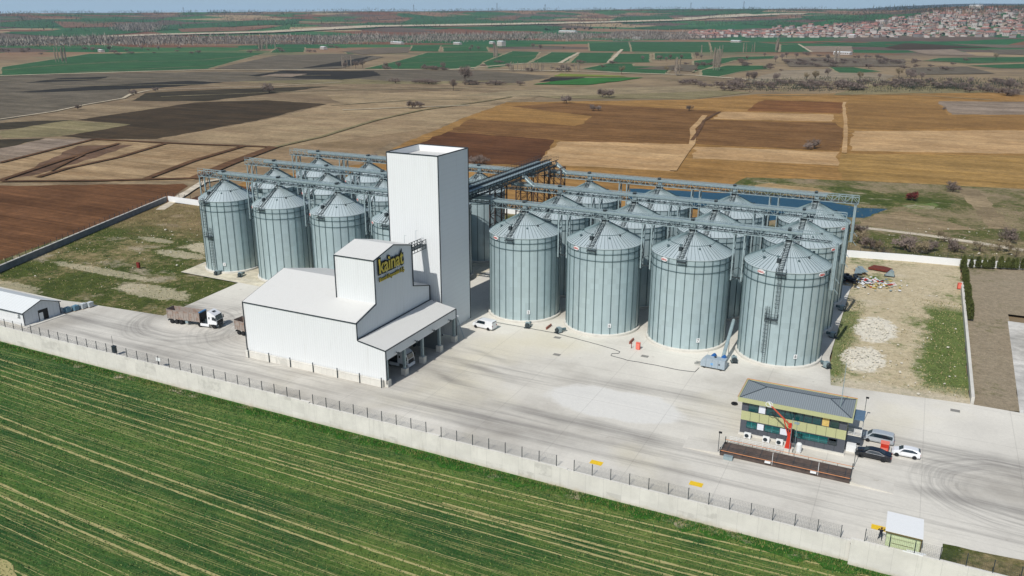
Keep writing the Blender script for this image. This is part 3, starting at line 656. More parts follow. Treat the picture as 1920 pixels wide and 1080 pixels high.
def plain_wall(name, label, pts, h, t, m, posts=2.6, fence_h=1.4, cap=False):
    w = thing(name, label, 'wall', (pts[0][0], pts[0][1], 0)); ox, oy = pts[0]; mb = MB(); wi = MB(); pm = None
    for a, b in zip(pts, pts[1:]):
        d = Vector((b[0]-a[0], b[1]-a[1])); L = d.length; d.normalize(); q = Vector((-d.y, d.x))*t/2
        P = [(a[0]+q.x-ox, a[1]+q.y-oy), (a[0]-q.x-ox, a[1]-q.y-oy), (b[0]-q.x-ox, b[1]-q.y-oy), (b[0]+q.x-ox, b[1]+q.y-oy)]
        mb.prism(P, 'z', -.3, h)
        if cap: cp = MB().prism(P, 'z', h+.004, h+.1).build('coping', M_conc, w)
        if posts:
            k = int(L/posts)
            for i in range(k+1):
                x, y = a[0]+d.x*L*i/k-ox, a[1]+d.y*L*i/k-oy
                if pm is None: pm = MB().box(-.045, -.045, h, .045, .045, h+fence_h).build('fence_post', M_dark, w, loc=(x, y, 0))
                else: c = pm.copy(); COL.objects.link(c); c.parent = w; c.location = (x, y, 0)
            for j in range(5):
                z = h+.15+j*(fence_h-.2)/4; wi.tube((a[0]-ox, a[1]-oy, z), (b[0]-ox, b[1]-oy, z), .014, 3, caps=False)
    mb.build('wall_body', m, w)
    if wi.v: wi.build('wire', M_dark, w, fix=False)
    return w
plain_wall('site_wall', 'low concrete boundary wall with a wire fence beside the red ploughed field at the left', [G(-90, 552, 0), G(0, 508, 0), G(160, 440, 0), G(312, 376, 0)], 1.3, .6, M_shadewall, cap=True)
plain_wall('rear_wall', 'short white boundary wall behind the leftmost silos', [G(316, 376, 0), G(380, 385, 0), (-120, 50), (-60, 53)], 1.6, .3, M_white)
plain_wall('back_wall', 'white boundary wall with a thin fence behind the dirt lot and scrap heap', [(-60, 84), (0, 82), G(1590, 480, 0), G(1700, 488, 0), G(1800, 497, 0), G(2000, 508, 0)], 1.6, .3, M_white)
plain_wall('side_wall', 'low pale wall between the weedy dirt lot and the neighbouring garden', [(85.8, 62), (86.0, 20), (86.1, -8)], 1.1, .5, M_conc, posts=0)

# ---------------------------------------------------------------- text
def text_mb(txt, size, depth, offset=0.0, sx=1.0):
    c = bpy.data.curves.new('lettering', 'FONT'); c.body = txt; c.size = size; c.extrude = depth; c.offset = offset; c.align_x = 'LEFT'; c.resolution_u = 3
    o = bpy.data.objects.new('lettering', c); COL.objects.link(o); dg = bpy.context.evaluated_depsgraph_get(); me = o.evaluated_get(dg).to_mesh()
    mb = MB(); mb.v = [(v.co.x*sx, v.co.y, v.co.z) for v in me.vertices]; mb.f = [tuple(p.vertices) for p in me.polygons]; mb.m = [0]*len(mb.f)
    o.evaluated_get(dg).to_mesh_clear(); bpy.data.objects.remove(o); bpy.data.curves.remove(c); return mb
def centre(mb):
    xs = [v[0] for v in mb.v]; ys = [v[1] for v in mb.v]; cx, cy = (min(xs)+max(xs))/2, (min(ys)+max(ys))/2
    mb.v = [(v[0]-cx, v[1]-cy, v[2]) for v in mb.v]; return mb

# ---------------------------------------------------------------- silos
def caged_ladder(mb, R, a, z0, z1, cage=True):
    """vertical ladder standing off the wall at angle a"""
    ca, sa = cos(a), sin(a)
    def P(off, t, z): return ((R+off)*ca-t*sa, (R+off)*sa+t*ca, z)
    for t in (-.25, .25): mb.tube(P(.25, t, z0), P(.25, t, z1), .04)
    z = z0
    while z < z1: mb.tube(P(.25, -.25, z), P(.25, .25, z), .022, 3); z += .4
    if cage:
        z = z0+2.2
        while z < z1:
            pts = [P(.25, -.28, z), P(.65, -.38, z), P(.95, -.15, z), P(.95, .15, z), P(.65, .38, z), P(.25, .28, z)]
            for p, q in zip(pts, pts[1:]): mb.tube(p, q, .025, 3)
            z += .75
        for off, t in ((.65, -.38), (.95, -.15), (.95, .15), (.65, .38)): mb.tube(P(off, t, z0+2.2), P(off, t, z1), .02, 3)
def platform(mb, R, a, z, w=1.6, d=.9):
    ca, sa = cos(a), sin(a)
    def P(off, t, zz): return ((R+off)*ca-t*sa, (R+off)*sa+t*ca, zz)
    n = len(mb.v); 
    for zz in (z-.12, z): mb.v += [P(.02, -w/2, zz), P(d, -w/2, zz), P(d, w/2, zz), P(.02, w/2, zz)]
    for q in ((0,3,2,1),(4,5,6,7),(0,1,5,4),(1,2,6,5),(2,3,7,6),(3,0,4,7)): mb.f.append(tuple(n+i for i in q)); mb.m.append(0)
    for h in (.55, 1.05):
        pts = [P(.1, -w/2, z+h), P(d, -w/2, z+h), P(d, w/2, z+h), P(.1, w/2, z+h)]
        for p, q in zip(pts, pts[1:]): mb.tube(p, q, .03, 3)
    for off, t in ((.1, -w/2), (d, -w/2), (d, 0), (d, w/2), (.1, w/2)): mb.tube(P(off, t, z), P(off, t, z+1.05), .03, 3)
    for t in (-w/2, w/2): mb.tube(P(d, t, z-.1), P(.02, t, z-.9), .04, 3)
def make_silo(R, ze, za, nst, lad, logo, detail=True):
    t = thing('grain_silo', 'x', 'silo')
    N = nst*3
    MB().lathe([(R+.42, 0), (R+.42, .42), (R+.36, .5), (R+.02, .52)], 56).build('concrete_base', M_conc, t)
    mb = MB(); mb.lathe([(R, .45), (R, ze)], N); 
    for i in range(nst):
        a = 2*pi*(i+.5)/nst; mb.obox(((R+.05)*cos(a), (R+.05)*sin(a), (ze+.5)/2), .05, .065, (ze-.5)/2, a, 1)
    mb.build('shell', [M_galv, M_galv2], t)
    for z in (ze-1.15, ze-2.55):
        MB().lathe([(R+.1, z-.045), (R+.16, z-.045), (R+.16, z+.045), (R+.1, z+.045), (R+.1, z-.045)], 48).build('wind_ring', M_ring, t)
    mb = MB(); rc = 1.0; zc = za-.45; sl_ = (zc-ze)/(R-rc)
    mb.lathe([(R+.18, ze-.12), (R+.18, ze-.02), (rc, zc), (rc, zc+.12), (.35, za), (.01, za+.02)], nst*2)
    for i in range(nst*2 if detail else nst):
        a = 2*pi*i/(nst*2 if detail else nst); ca, sa = cos(a), sin(a)
        def Q(r, s_, dz): return (r*ca-s_*sa, r*sa+s_*ca, ze+(R-r)*sl_+dz)
        k = len(mb.v); mb.v += [Q(R+.12, -.07, -.02), Q(R+.12, .07, -.02), Q(R+.12, 0, .17), Q(rc+.1, -.03, -.0), Q(rc+.1, .03, -.0), Q(rc+.1, 0, .1)]
        mb.f += [(k, k+3, k+5, k+2), (k+1, k+2, k+5, k+4)]; mb.m += [1, 1]
    rf = mb.build('roof', [M_roof, M_galv2], t)
    MB().lathe([(.75, za-.12), (.8, za+.02), (.8, za+.12), (.3, za+.3), (.01, za+.3)], 16).build('roof_cap', M_dark, rf)
    # ring of small dark clips part way up, and vents
    mb = MB()
    for i in range(nst):
        a = 2*pi*(i+.5)/nst
        pass
    MB().lathe([(R*.56, ze+R*.44*sl_+.08), (R*.56+.05, ze+R*.44*sl_+.12), (R*.56+.07, ze+R*.44*sl_+.02)], 40).build('stiffening_ring', M_galv2, rf)
    for k, (a, r) in enumerate(((rad(300), .66), (rad(228), .72), (rad(255), .58), (rad(200), .6), (rad(330), .6), (rad(20), .6))):
        x, y = R*r*cos(a), R*r*sin(a); z = ze+R*(1-r)*sl_
        if k % 2: MB().lathe([(.2, z-.1), (.2, z+.28), (.3, z+.3), (.3, z+.36), (.05, z+.5)], 8, x, y).build('roof_vent', M_galv2, rf)
        else: MB().lathe([(.22, z-.1), (.22, z+.2), (.16, z+.3)], 8, x, y).build('roof_vent', M_dark if k == 4 else M_galv2, rf)
    # roof ladder
    mb = MB(); a = lad; ca, sa = cos(a), sin(a)
    def Q(r, s_, dz): return (r*ca-s_*sa, r*sa+s_*ca, ze+(R-r)*sl_+dz)
    for s_ in (-.38, .38):
        mb.tube(Q(R+.1, s_, .16), Q(rc*.6, s_, .16), .055); mb.tube(Q(R+.1, s_*1.15, 1.0), Q(rc*.6, s_*1.15, 1.0), .03, 3)
        for i in range(7): r = R-.1-i*(R-1.2)/6; mb.tube(Q(r, s_, .1), Q(r, s_*1.15, 1.0), .03, 3)
    for i in range(18): r = R-.1-i*(R-1)/17; mb.tube(Q(r, -.38, .18), Q(r, .38, .18), .05, 4)
    mb.build('roof_ladder', M_dark, t)
    mb = MB(); platform(mb, R, lad+rad(2), ze-.35, 1.7, .9); mb.build('eave_platform', M_dark, t)
    mb = MB(); r = R*.72; x, y, z = Q(r, -.75, .3); mb.obox((x, y, z), .35, .3, .35, a); mb.build('inspection_hatch', M_dark, rf)
    # maker's oval plates
    for la in logo:
        pl = MB(); k = 20; pts = []
        for off in (.10, .2):
            for i in range(k):
                b = 2*pi*i/k; tt = .78*cos(b); aa = la+tt/R; pts.append(((R+off)*cos(aa), (R+off)*sin(aa), ze-.58+.40*sin(b)))
        pl.v = pts; pl.f = [tuple(range(k, 2*k))]+[(i, (i+1) % k, k+(i+1) % k, k+i) for i in range(k)]; pl.m = [0]*len(pl.f)
        p = pl.build('maker_plate', M_white, t)
        tx = centre(text_mb('OBIAL', .5, .015)); M_ = Matrix.Rotation(la, 4, 'Z') @ Matrix.Translation((R+.24, 0, ze-.58)) @ Matrix.Rotation(pi/2, 4, 'Z') @ Matrix.Rotation(pi/2, 4, 'X')
        tx.xf(M_).build('lettering', M_red, p, fix=False)
    return t
def number_plate(t, R, a, num, z=2.4):
    M_ = Matrix.Rotation(a, 4, 'Z') @ Matrix.Translation((R+.16, 0, z)) @ Matrix.Rotation(pi/2, 4, 'Z') @ Matrix.Rotation(pi/2, 4, 'X')
    p = MB().box(-.33, -.42, 0, .33, .42, .05).xf(M_).build('number_plate', M_white, t)
    centre(text_mb(num, .75, .01)).xf(M_ @ Matrix.Translation((0, 0, .06))).build('lettering', M_black, p, fix=False)
RR, ZE, ZA = 7.5, 18.17, 22.17
RX, RY = 17.813, 18.726; LX, LY, LDX, LDY, RL, ZEL, ZAL = -81.38, -2.36, 17.367, 18.22, 6.55, 18.17, 22.45
sr = make_silo(RR, ZE, ZA, 28, rad(269), (rad(243),)); sL = make_silo(RL, ZEL, ZAL, 24, rad(267), (rad(226),))
rowN = ('front', 'middle', 'rear'); colN = ('leftmost', 'second from the left', 'third from the left', 'rightmost')
extras = []
for blk, base, x0, y0, dx, dy in (('right', sr, 0, 0, RX, RY), ('left', sL, LX, LY, LDX, LDY)):
    for j in range(3):
        for i in range(4):
            lb = 'galvanised grain silo, %s in the %s row of the %s block' % (colN[i], rowN[j], blk)
            if i == 0 and j == 0: o = base; o.location = (x0, y0, 0)
            else: o = dup(base, loc=(x0+i*dx, y0+j*dy, 0))
            o['label'] = lb; o['group'] = 'grain silos of the %s block' % blk
            extras.append((o, blk, i, j))
for o, blk, i, j in extras:
            if j == 0:
                R_ = RR if blk == 'right' else RL
                mb_a = rad(301 if blk == 'right' else 296)
                number_plate(o, R_, mb_a, str(i+5 if blk == 'right' else i+1))
            if blk == 'right' and i == 3:   # end silos carry a second plate
                la = rad(329)
                src = [c for c in o.children if c.name.startswith('maker_plate')][0]; c = dup(src, o); c.rotation_euler = (0, 0, la-rad(243))
            if (blk == 'right' and i == 3 and j == 0) or (blk == 'left' and i == 0 and j == 0):
                R_ = RR if blk == 'right' else RL; a1, a2 = (rad(270), rad(259)) if blk == 'right' else (rad(262), rad(273))
                mb = MB(); caged_ladder(mb, R_, a1, 9.4, ZE+.6); caged_ladder(mb, R_, a2, .6, 11.6); mb.build('caged_ladder', M_dark, o)
                mb = MB(); platform(mb, R_, (a1+a2)/2, 9.3, 2.2, .9); mb.build('ladder_platform', M_dark, o)

# ---------------------------------------------------------------- conveyor gantries
def gantry(name, label, x0, x1, y, heads, zb=22.55, case_end=None, case_start=None):
    t = thing(name, label, 'conveyor', (x0, y, 0), group='overhead conveyor bridges'); L = x1-x0; zt = zb+1.45
    ce = (case_end or x1)-x0; cs = (case_start or x0)-x0
    MB().box(cs, -.32, zb+.75, ce, .32, zb+1.36).box(cs, -.38, zb+1.36, ce, .38, zb+1.42).build('conveyor_casing', M_steel, t)
    mb = MB(); n = max(1, int(L/1.35)); s = L/n
    for yy in (-.95, .95):
        for zz in (zb, zt): mb.box(0, yy-.07, zz-.07, L, yy+.07, zz+.07)
        for i in range(n+1): mb.box(i*s-.04, yy-.04, zb, i*s+.04, yy+.04, zt)
        for i in range(n):
            a, b = (zb, zt) if i % 2 else (zt, zb); mb.tube((i*s, yy, a), ((i+1)*s, yy, b), .05)
    for i in range(0, n+1): mb.box(i*s-.05, -.95, zb-.05, i*s+.05, .95, zb+.05)
    mb.build('truss', M_steel, t)
    mb = MB(); mb.box(0, -.88, zb+.08, L, -.45, zb+.14).box(0, .45, zb+.08, L, .88, zb+.14); mb.build('walkway', M_dark, t)
    mb = MB()
    for zz in (zt+.55,):
        mb.tube((0, -1.0, zz), (L, -1.0, zz), .03, 3)
        for i in range(0, n+1, 2): mb.tube((i*s, -1.0, zt), (i*s, -1.0, zz), .025, 3)
    mb.build('handrail', M_steel, t, fix=False)
    for hx in heads:
        h = hx-x0; MB().box(h-.5, -.45, zt-.02, h+.1, .4, zt+.45).tube((h-.2, -.6, zt+.25), (h-.2, .6, zt+.25), .22, 8).build('drive_unit', M_dark, t)
        MB().box(h-.45, -.35, ZA+.1, h+.45, .35, zb+.8).box(h-.6, -.6, zb-.12, h+.6, .6, zb-.02).tube((h-.7, -.95, zb), (h-.8, -1.3, ZA-1.0), .05).tube((h+.7, -.95, zb), (h+.6, -1.3, ZA-1.0), .05).build('discharge_spout', M_steel, t)
    return t
def trestle(label, x, y, w=.95, d=.8, h=22.4, z0=0, m=None, m2=None, grp='steel trestles under the conveyor bridges', name='support_trestle', step=2.6):
    t = thing(name, label, 'trestle', (x, y, 0), group=grp); m = m or M_steel; m2 = m2 or M_dark
    for sx_ in (-1, 1):
        for sy in (-1, 1): MB().box(sx_*w-.13, sy*d-.09, z0, sx_*w+.13, sy*d+.09, h).build('leg', m, t)
    mb = MB(); k = int((h-z0)/step); s = (h-z0)/k
    for i in range(k):
        za, z1 = z0+i*s, z0+(i+1)*s; f = 1 if i % 2 else -1
        for sx_ in (-1, 1): mb.tube((sx_*w, f*d, za), (sx_*w, -f*d, z1), .07); mb.box(sx_*w-.05, -d, z1-.05, sx_*w+.05, d, z1+.05)
        if w > 1.2:
            for sy in (-1, 1): mb.tube((f*w, sy*d, za), (-f*w, sy*d, z1), .07); mb.box(-w, sy*d-.05, z1-.05, w, sy*d+.05, z1+.05)
    if z0:
        mb.box(-w-.1, -.1, z0+.3, w+.1, .1, z0+.5)
        for sx_ in (-1, 1):
            for zz in (z0+.4, z0+2.4): mb.tube((0, sx_*d*.3, zz), (sx_*(w+1.0), 0, zz-1.2), .07)
    mb.box(-w, -.05, h-.12, w, .05, h); mb.build('bracing', m2, t); return t
rowW = ('front', 'middle', 'rear')
for j in range(3):
    y = j*RY; x0 = (-7.6, -14.0, -12.6)[j]; x1 = (60.6, 61.3, 62.1)[j]
    gantry('conveyor_bridge', '%s grey lattice conveyor bridge over the right silo block' % rowW[j], x0, x1, y, [i*RX for i in range(4)], case_end=55.5, case_start=x0+(0 if j == 0 else 1.5))
    for i in range(3): trestle('steel trestle between silos %s, %s row, right block' % (('one and two', 'two and three', 'three and four')[i], rowW[j]), (i+.5)*RX, y, z0=13.4)
    trestle('slim trestle under the right end of the %s conveyor bridge' % rowW[j], 61.6, y, .12, .7, 22.4, 14.0, m2=M_steel)
    y = LY+j*LDY; x0 = (-89.3, -91, -91)[j]
    gantry('conveyor_bridge', '%s grey lattice conveyor bridge over the left silo block' % rowW[j], x0, (-19.6, -13.4, -13.4)[j], y, [LX+i*LDX for i in range(4)], zb=22.75, case_start=x0+6)
    for i in range(-1, 3): trestle('braced trestle %s, %s row, left block' % (('at the far left end', 'between silos one and two', 'between silos two and three', 'between silos three and four')[i+1], rowW[j]), LX+(i+.5)*LDX if i >= 0 else -88.3 if j == 0 else -89.6, y, .8, .8, 22.6, 14.5 if i < 0 else 13.4)
# cross conveyors out of the tower, two side by side, with sloping chutes
def cross(x, label, y0, y1, zb):
    t = thing('cross_conveyor', label, 'conveyor', (x, y0, 0), group='cross conveyors behind the tower'); L = y1-y0; zt = zb+1.4
    MB().box(-.45, 0, zb+.7, .45, L-3, zb+1.3).box(-.52, 0, zb+1.3, .52, L-3, zb+1.38).build('conveyor_casing', M_steel, t)
    mb = MB(); n = int(L/1.35); s = L/n
    for xx in (-.95, .95):
        for zz in (zb, zt): mb.box(xx-.08, 0, zz-.08, xx+.08, L, zz+.08)
        for i in range(n):
            a, b = (zb, zt) if i % 2 else (zt, zb); mb.tube((xx, i*s, a), (xx, (i+1)*s, b), .05); mb.box(xx-.04, i*s-.04, zb, xx+.04, i*s+.04, zt)
    for i in range(n+1): mb.box(-.95, i*s-.05, zb-.05, .95, i*s+.05, zb+.05)
    mb.build('truss', M_dark, t)
    mb = MB(); mb.box(-.9, 0, zb+.06, -.5, L, zb+.12).box(.5, 0, zb+.06, .9, L, zb+.12).build('walkway', M_dark, t)
    mb = MB()
    for xx in (-1.0, 1.0):
        mb.tube((xx, 0, zt+1.0), (xx, L, zt+1.0), .035, 3); mb.tube((xx, 0, zt+.5), (xx, L, zt+.5), .03, 3)
        for i in range(0, n+1): mb.tube((xx, i*s, zt), (xx, i*s, zt+1.0), .03, 3)
    mb.build('handrail', M_dark, t, fix=False); return t
cross(-12.6, 'left one of the two dark conveyor bridges running back from the white tower', -9.0, 37.5, 25.2)
cross(-10.1, 'right one of the two dark conveyor bridges running back from the white tower', -9.0, 38.6, 25.2)
gantry('conveyor_bridge', 'short shaded conveyor bridge between the white tower and the front row of the right block', -18, -8.2, 0.6, [], zb=22.9)
for j, (x, y) in enumerate(((-9.5, RY), (-9.2, 2*RY))):
    t = thing('chute', 'sloping grey lattice chute from the cross conveyor down to the %s bridge' % rowW[j+1], 'chute', (x, y, 22), group='sloping chutes')
    mb = MB()
    for dy in (-.35, .35): mb.tube((0, dy, 4.2), (3.0, dy-.2, 2.0), .1); mb.tube((0, dy, 3.5), (3.0, dy-.2, 1.3), .08)
    for i in range(9): f = i/8; mb.tube((3*f, -.35-.2*f, 4.2-2.2*f), (3*f, .35-.2*f, 4.2-2.2*f), .05)
    mb.build('side_frame', M_steel, t); MB().tube((0, 0, 3.7), (3.0, -.2, 1.5), .28, 6).build('pipe', M_steel, t)
for k, (x, y) in enumerate(((-13.3, 41.5), (-8.8, 41.5), (-12.2, 29), (-11.5, 14))):
    trestle('rusty lattice tower %s' % ('at the far end of the cross conveyors, left of the pair', 'at the far end of the cross conveyors, right of the pair', 'in the middle under the cross conveyors', 'nearest the white tower under the cross conveyors')[k], x, y-4, 1.5, 1.3, 25, 0, M_brown, M_brown, 'brown lattice towers', 'lattice_tower', 2.2)

# ---------------------------------------------------------------- processing building and tower
b = thing('intake_building', 'white clad grain intake building with a raised headhouse and a drive-through canopy', 'building', (-10.3, -46, 0))
def inb(mb, name, m, parent=b, **k): return mb.xf(Matrix.Translation((10.3, 46, 0))).build(name, m, parent, **k)
x0, x1, yf, yb = -35.8, -10.3, -46.0, -22.2; zE, zRg, yR = 10.8, 14.1, -34.4
inb(MB().face([(x0, yf, 1.0), (x1, yf, 1.0), (x1, yf, zE), (x0, yf, zE)]).face([(x1, yf, 1.0), (-4.5, yf, 1.0), (-4.5, yf, 6.75), (x1, yf, 7.7)]), 'front_wall', M_cladY, fix=False)
inb(MB().face([(x0, yf, 1.0), (x0, yf, zE), (x0, yR, zRg), (x0, yb, zE), (x0, yb, 5.2), (x0, yf, 5.2)]), 'left_wall', M_cladX, fix=False)
inb(MB().face([(x0, yb, 1.0), (x0, yb, zE), (x1, yb, zE), (x1, yb, 1.0)]).face([(x1, yb, 1.0), (x1, yb, 7.7), (-4.5, yb, 6.75), (-4.5, yb, 1.0)]), 'rear_wall', M_cladY, fix=False)
hy0, hy1, hx0, hzf, hzr, hzb, hyr = -40.2, -28.0, -18.6, 20.5, 21.9, 20.4, -34.0
z40 = zE+(zRg-zE)*(hy0-yf)/(yR-yf); z28 = zE+(zRg-zE)*(yb-hy1)/(yb-yR)
inb(MB().face([(x1, yf, 7.7), (x1, yb, 7.7), (x1, yb, zE), (x1, hy1, z28), (x1, hy1, hzb), (x1, hyr, hzr), (x1, hy0, hzf), (x1, hy0, z40), (x1, yf, zE)]), 'right_wall', M_cladX, fix=False)
inb(MB().face([(hx0, hy0, 11), (x1, hy0, 11), (x1, hy0, hzf), (hx0, hy0, hzf)]), 'headhouse_front_wall', M_cladY, fix=False); inb(MB().face([(hx0, hy1, 11), (hx0, hy1, hzb), (x1, hy1, hzb), (x1, hy1, 11)]), 'headhouse_rear_wall', M_cladY, fix=False)
inb(MB().face([(hx0, hy0, 11), (hx0, hy0, hzf), (hx0, hyr, hzr), (hx0, hy1, hzb), (hx0, hy1, 11)]), 'headhouse_side_wall', M_cladX, fix=False)
def slab(pts, t=.16):
    mb = MB(); n = len(pts); mb.v = [tuple(p) for p in pts]+[(p[0], p[1], p[2]-t) for p in pts]; mb.f = [tuple(range(n)), tuple(range(2*n-1, n-1, -1))]+[(i, n+i, n+(i+1) % n, (i+1) % n) for i in range(n)]; mb.m = [0]*len(mb.f); return mb
e = .1
mb = slab([(x0-e, yf-e, zE+.1), (x1-.03, yf-e, zE+.1), (x1-.03, yR, zRg+.1), (x0-e, yR, zRg+.1)]); q = slab([(x0-e, yR, zRg+.1), (x1-.03, yR, zRg+.1), (x1-.03, yb+e, zE+.1), (x0-e, yb+e, zE+.1)])
def merge(a, c):
    n = len(a.v); a.v += c.v; a.f += [tuple(i+n for i in f) for f in c.f]; a.m += c.m; return a
inb(merge(mb, q), 'roof', M_cladR)
inb(merge(slab([(hx0-e, hy0-e, hzf+.1), (x1+e, hy0-e, hzf+.1), (x1+e, hyr, hzr+.1), (hx0-e, hyr, hzr+.1)]), slab([(hx0-e, hyr, hzr+.1), (x1+e, hyr, hzr+.1), (x1+e, hy1+e, hzb+.1), (hx0-e, hy1+e, hzb+.1)])), 'headhouse_roof', M_cladR)
cr = inb(slab([(x1+.12, yf-e, 7.8), (-4.4, yf-e, 6.85), (-4.4, yb+e, 6.85), (x1+.12, yb+e, 7.8)]), 'canopy_roof', M_cladR)
inb(MB().box(-4.62, yf, 4.95, -4.42, yb, 6.7), 'canopy_fascia', M_cladX)
# dark edge trims
mb = MB(); w = .13
def edge(p, q_, r=w): mb.tube(p, q_, r, 4)
X1 = x1+.12; YF = yf-.12
for p, q_ in (((x0-.1, YF, 1), (x0-.1, YF, zE)), ((x0-.1, YF, zE), (X1, YF, zE)), ((X1, YF, zE), (X1, YF, 7.7)), ((X1, YF, 7.7), (-4.4, YF, 6.75)), ((-4.4, YF, 6.75), (-4.4, YF, .6)),
    ((X1, YF, zE), (X1, hy0, z40)), ((X1, hy0, z40), (X1, hy0, hzf)), ((hx0-.1, hy0-.1, hzf), (X1, hy0-.1, hzf)), ((X1, hy0, hzf), (X1, hyr, hzr)), ((X1, hyr, hzr), (X1, hy1, hzb)), ((X1, hy1, hzb), (X1, hy1, z28)),
    ((X1, hy1, z28), (X1, yb, zE)), ((X1, yb, zE), (X1, yb, 7.8)), ((X1+.05, YF, 7.85), (X1+.05, yb, 7.85)), ((-4.35, YF, 6.8), (-4.35, yb, 6.8)), ((X1, yb+.1, 7.7), (-4.4, yb+.1, 6.75)), ((-4.4, yb+.1, 6.75), (-4.4, yb+.1, 1)),
    ((x0-.12, YF, zE), (x0-.12, yR, zRg)), ((x0-.12, yR, zRg), (x0-.12, yb, zE)), ((hx0-.1, hy0-.1, z40), (hx0-.1, hy0-.1, hzf)), ((hx0-.1, hy0, hzf), (hx0-.1, hyr, hzr)), ((hx0-.1, hyr, hzr), (hx0-.1, hy1, hzb)), ((x1, hy1+.1, z28-.1), (x1, hy1+.1, hzb))):
    edge(p, q_, .11)
inb(mb, 'edge_trim', M_trim)
for i in range(5):
    y = (-45.6, -40.1, -34.1, -28.1, -22.5)[i]
    c = inb(MB().box(-4.98, y-.22, 1.1, -4.5, y+.22, 4.95), 'column', M_steel); MB().xf(Matrix()).box(5.1, y+46-.5, 0, 6.1, y+46+.5, 1.25).build('column_footing', M_conc, c)
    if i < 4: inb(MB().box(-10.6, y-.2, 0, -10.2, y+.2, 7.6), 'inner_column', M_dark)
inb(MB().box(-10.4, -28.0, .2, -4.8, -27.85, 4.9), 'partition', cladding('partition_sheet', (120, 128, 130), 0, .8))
for i in range(4): y = (-43, -37, -31, -25)[i]; inb(MB().box(-4.42, y-.06, 5.4, -3.95, y+.06, 5.5).box(-4.05, y-.22, 5.2, -3.85, y+.22, 5.5), 'floodlight', M_dark)
# low concrete plinth wall with posts along the front
pl = inb(MB().box(-36.0, -46.55, 0, -5.0, -46.2, 1.25).box(-36.1, -46.6, 1.25, -5.0, -46.15, 1.31), 'plinth_wall', M_wall)
for x in (-35.2, -30.2, -25.2, -20.0, -14.6, -9.8, -5.2): inb(MB().box(x-.07, -46.72, 0, x+.07, -46.6, 1.9), 'plinth_post', M_dark)
# signboard lettering
sg = thing('company_sign', 'black and yellow company name lettering on the shaded side of the headhouse', 'sign', (x1+.12, -38.9, 17))
Mt = Matrix.Rotation(pi/2, 4, 'Z') @ Matrix.Rotation(pi/2, 4, 'X')
M_blk = flat('sign_black', (14, 26, 30), .5); M_yel = flat('sign_yellow', (216, 194, 76), .5)
def sign_line(txt, wdt, z, h, bold, nm):
    a = text_mb(txt, 1.0, .05, bold); xs = [v[0] for v in a.v]; ys = [v[1] for v in a.v]; w0 = max(xs)-min(xs); h0 = max(ys)-min(ys); mx, my = min(xs), min(ys)
    f = lambda mbq, d: MB_(mbq, [((v[0]-mx)*wdt/w0, (v[1]-my)*h/h0+z, v[2]+d) for v in mbq.v])
    def MB_(mbq, vv): mbq.v = vv; return mbq
    o_ = text_mb(txt, 1.0, .05, bold+(.045 if bold < .01 else .085)); bk = f(o_, .08).xf(Mt).build('backing', M_blk, sg, fix=False)
    f(a, .20).xf(Mt).build('lettering', M_yel, bk, fix=False)
sign_line('kainat', 7.6, .75, 2.6, .004+.008, 'kainat'); sign_line('Lisanslı Depoculuk A.Ş.', 7.9, -.95, 1.05, .0, 'sub')
# tower
tw = thing('elevator_tower', 'tall white clad elevator tower rising between the two silo blocks', 'tower', (-13.85, -15, 0))
def inT(mb, name, m, **k): return mb.xf(Matrix.Translation((13.85, 15, 0))).build(name, m, tw, **k)
a0, a1, c0, c1, zt = -20.0, -8.45, -20.75, -9.15, 36.0
inT(MB().face([(a0, c0, 0), (a1, c0, 0), (a1, c0, zt), (a0, c0, zt)]), 'front_wall', M_cladY, fix=False)
inT(MB().face([(a0, c1, 0), (a0, c1, zt), (a1, c1, zt), (a1, c1, 0)]), 'rear_wall', M_cladY, fix=False)
mt_ = cladding('tower_side_sheet', (236, 240, 243), 2, 1.0, lines=.06)
inT(MB().face([(a1, c0, 0), (a1, c1, 0), (a1, c1, zt), (a1, c0, zt)]), 'right_wall', mt_, fix=False); inT(MB().face([(a0, c0, 0), (a0, c0, zt), (a0, c1, zt), (a0, c1, 0)]), 'left_wall', mt_, fix=False)
inT(MB().box(a0+.2, c0+.2, zt-1.4, a1-.2, c1-.2, zt-1.2), 'roof', M_cladR)
inT(MB().box(a0+.03, c0+.03, zt-1.2, a0+.2, c1-.03, zt-.02).box(a1-.2, c0+.03, zt-1.2, a1-.03, c1-.03, zt-.02).box(a0+.2, c0+.03, zt-1.2, a1-.2, c0+.2, zt-.02).box(a0+.2, c1-.2, zt-1.2, a1-.2, c1-.03, zt-.02), 'parapet', M_white)
mb = MB()
for p, q_ in (((a0, c0), (a1, c0)), ((a1, c0), (a1, c1)), ((a1, c1), (a0, c1)), ((a0, c1), (a0, c0))): mb.tube((*p, zt+.05), (*q_, zt+.05), .13)
for p in ((a0, c0), (a1, c0), (a1, c1), (a0, c1)): mb.tube((*p, 0), (*p, zt), .11)
inT(mb, 'edge_trim', M_trim)
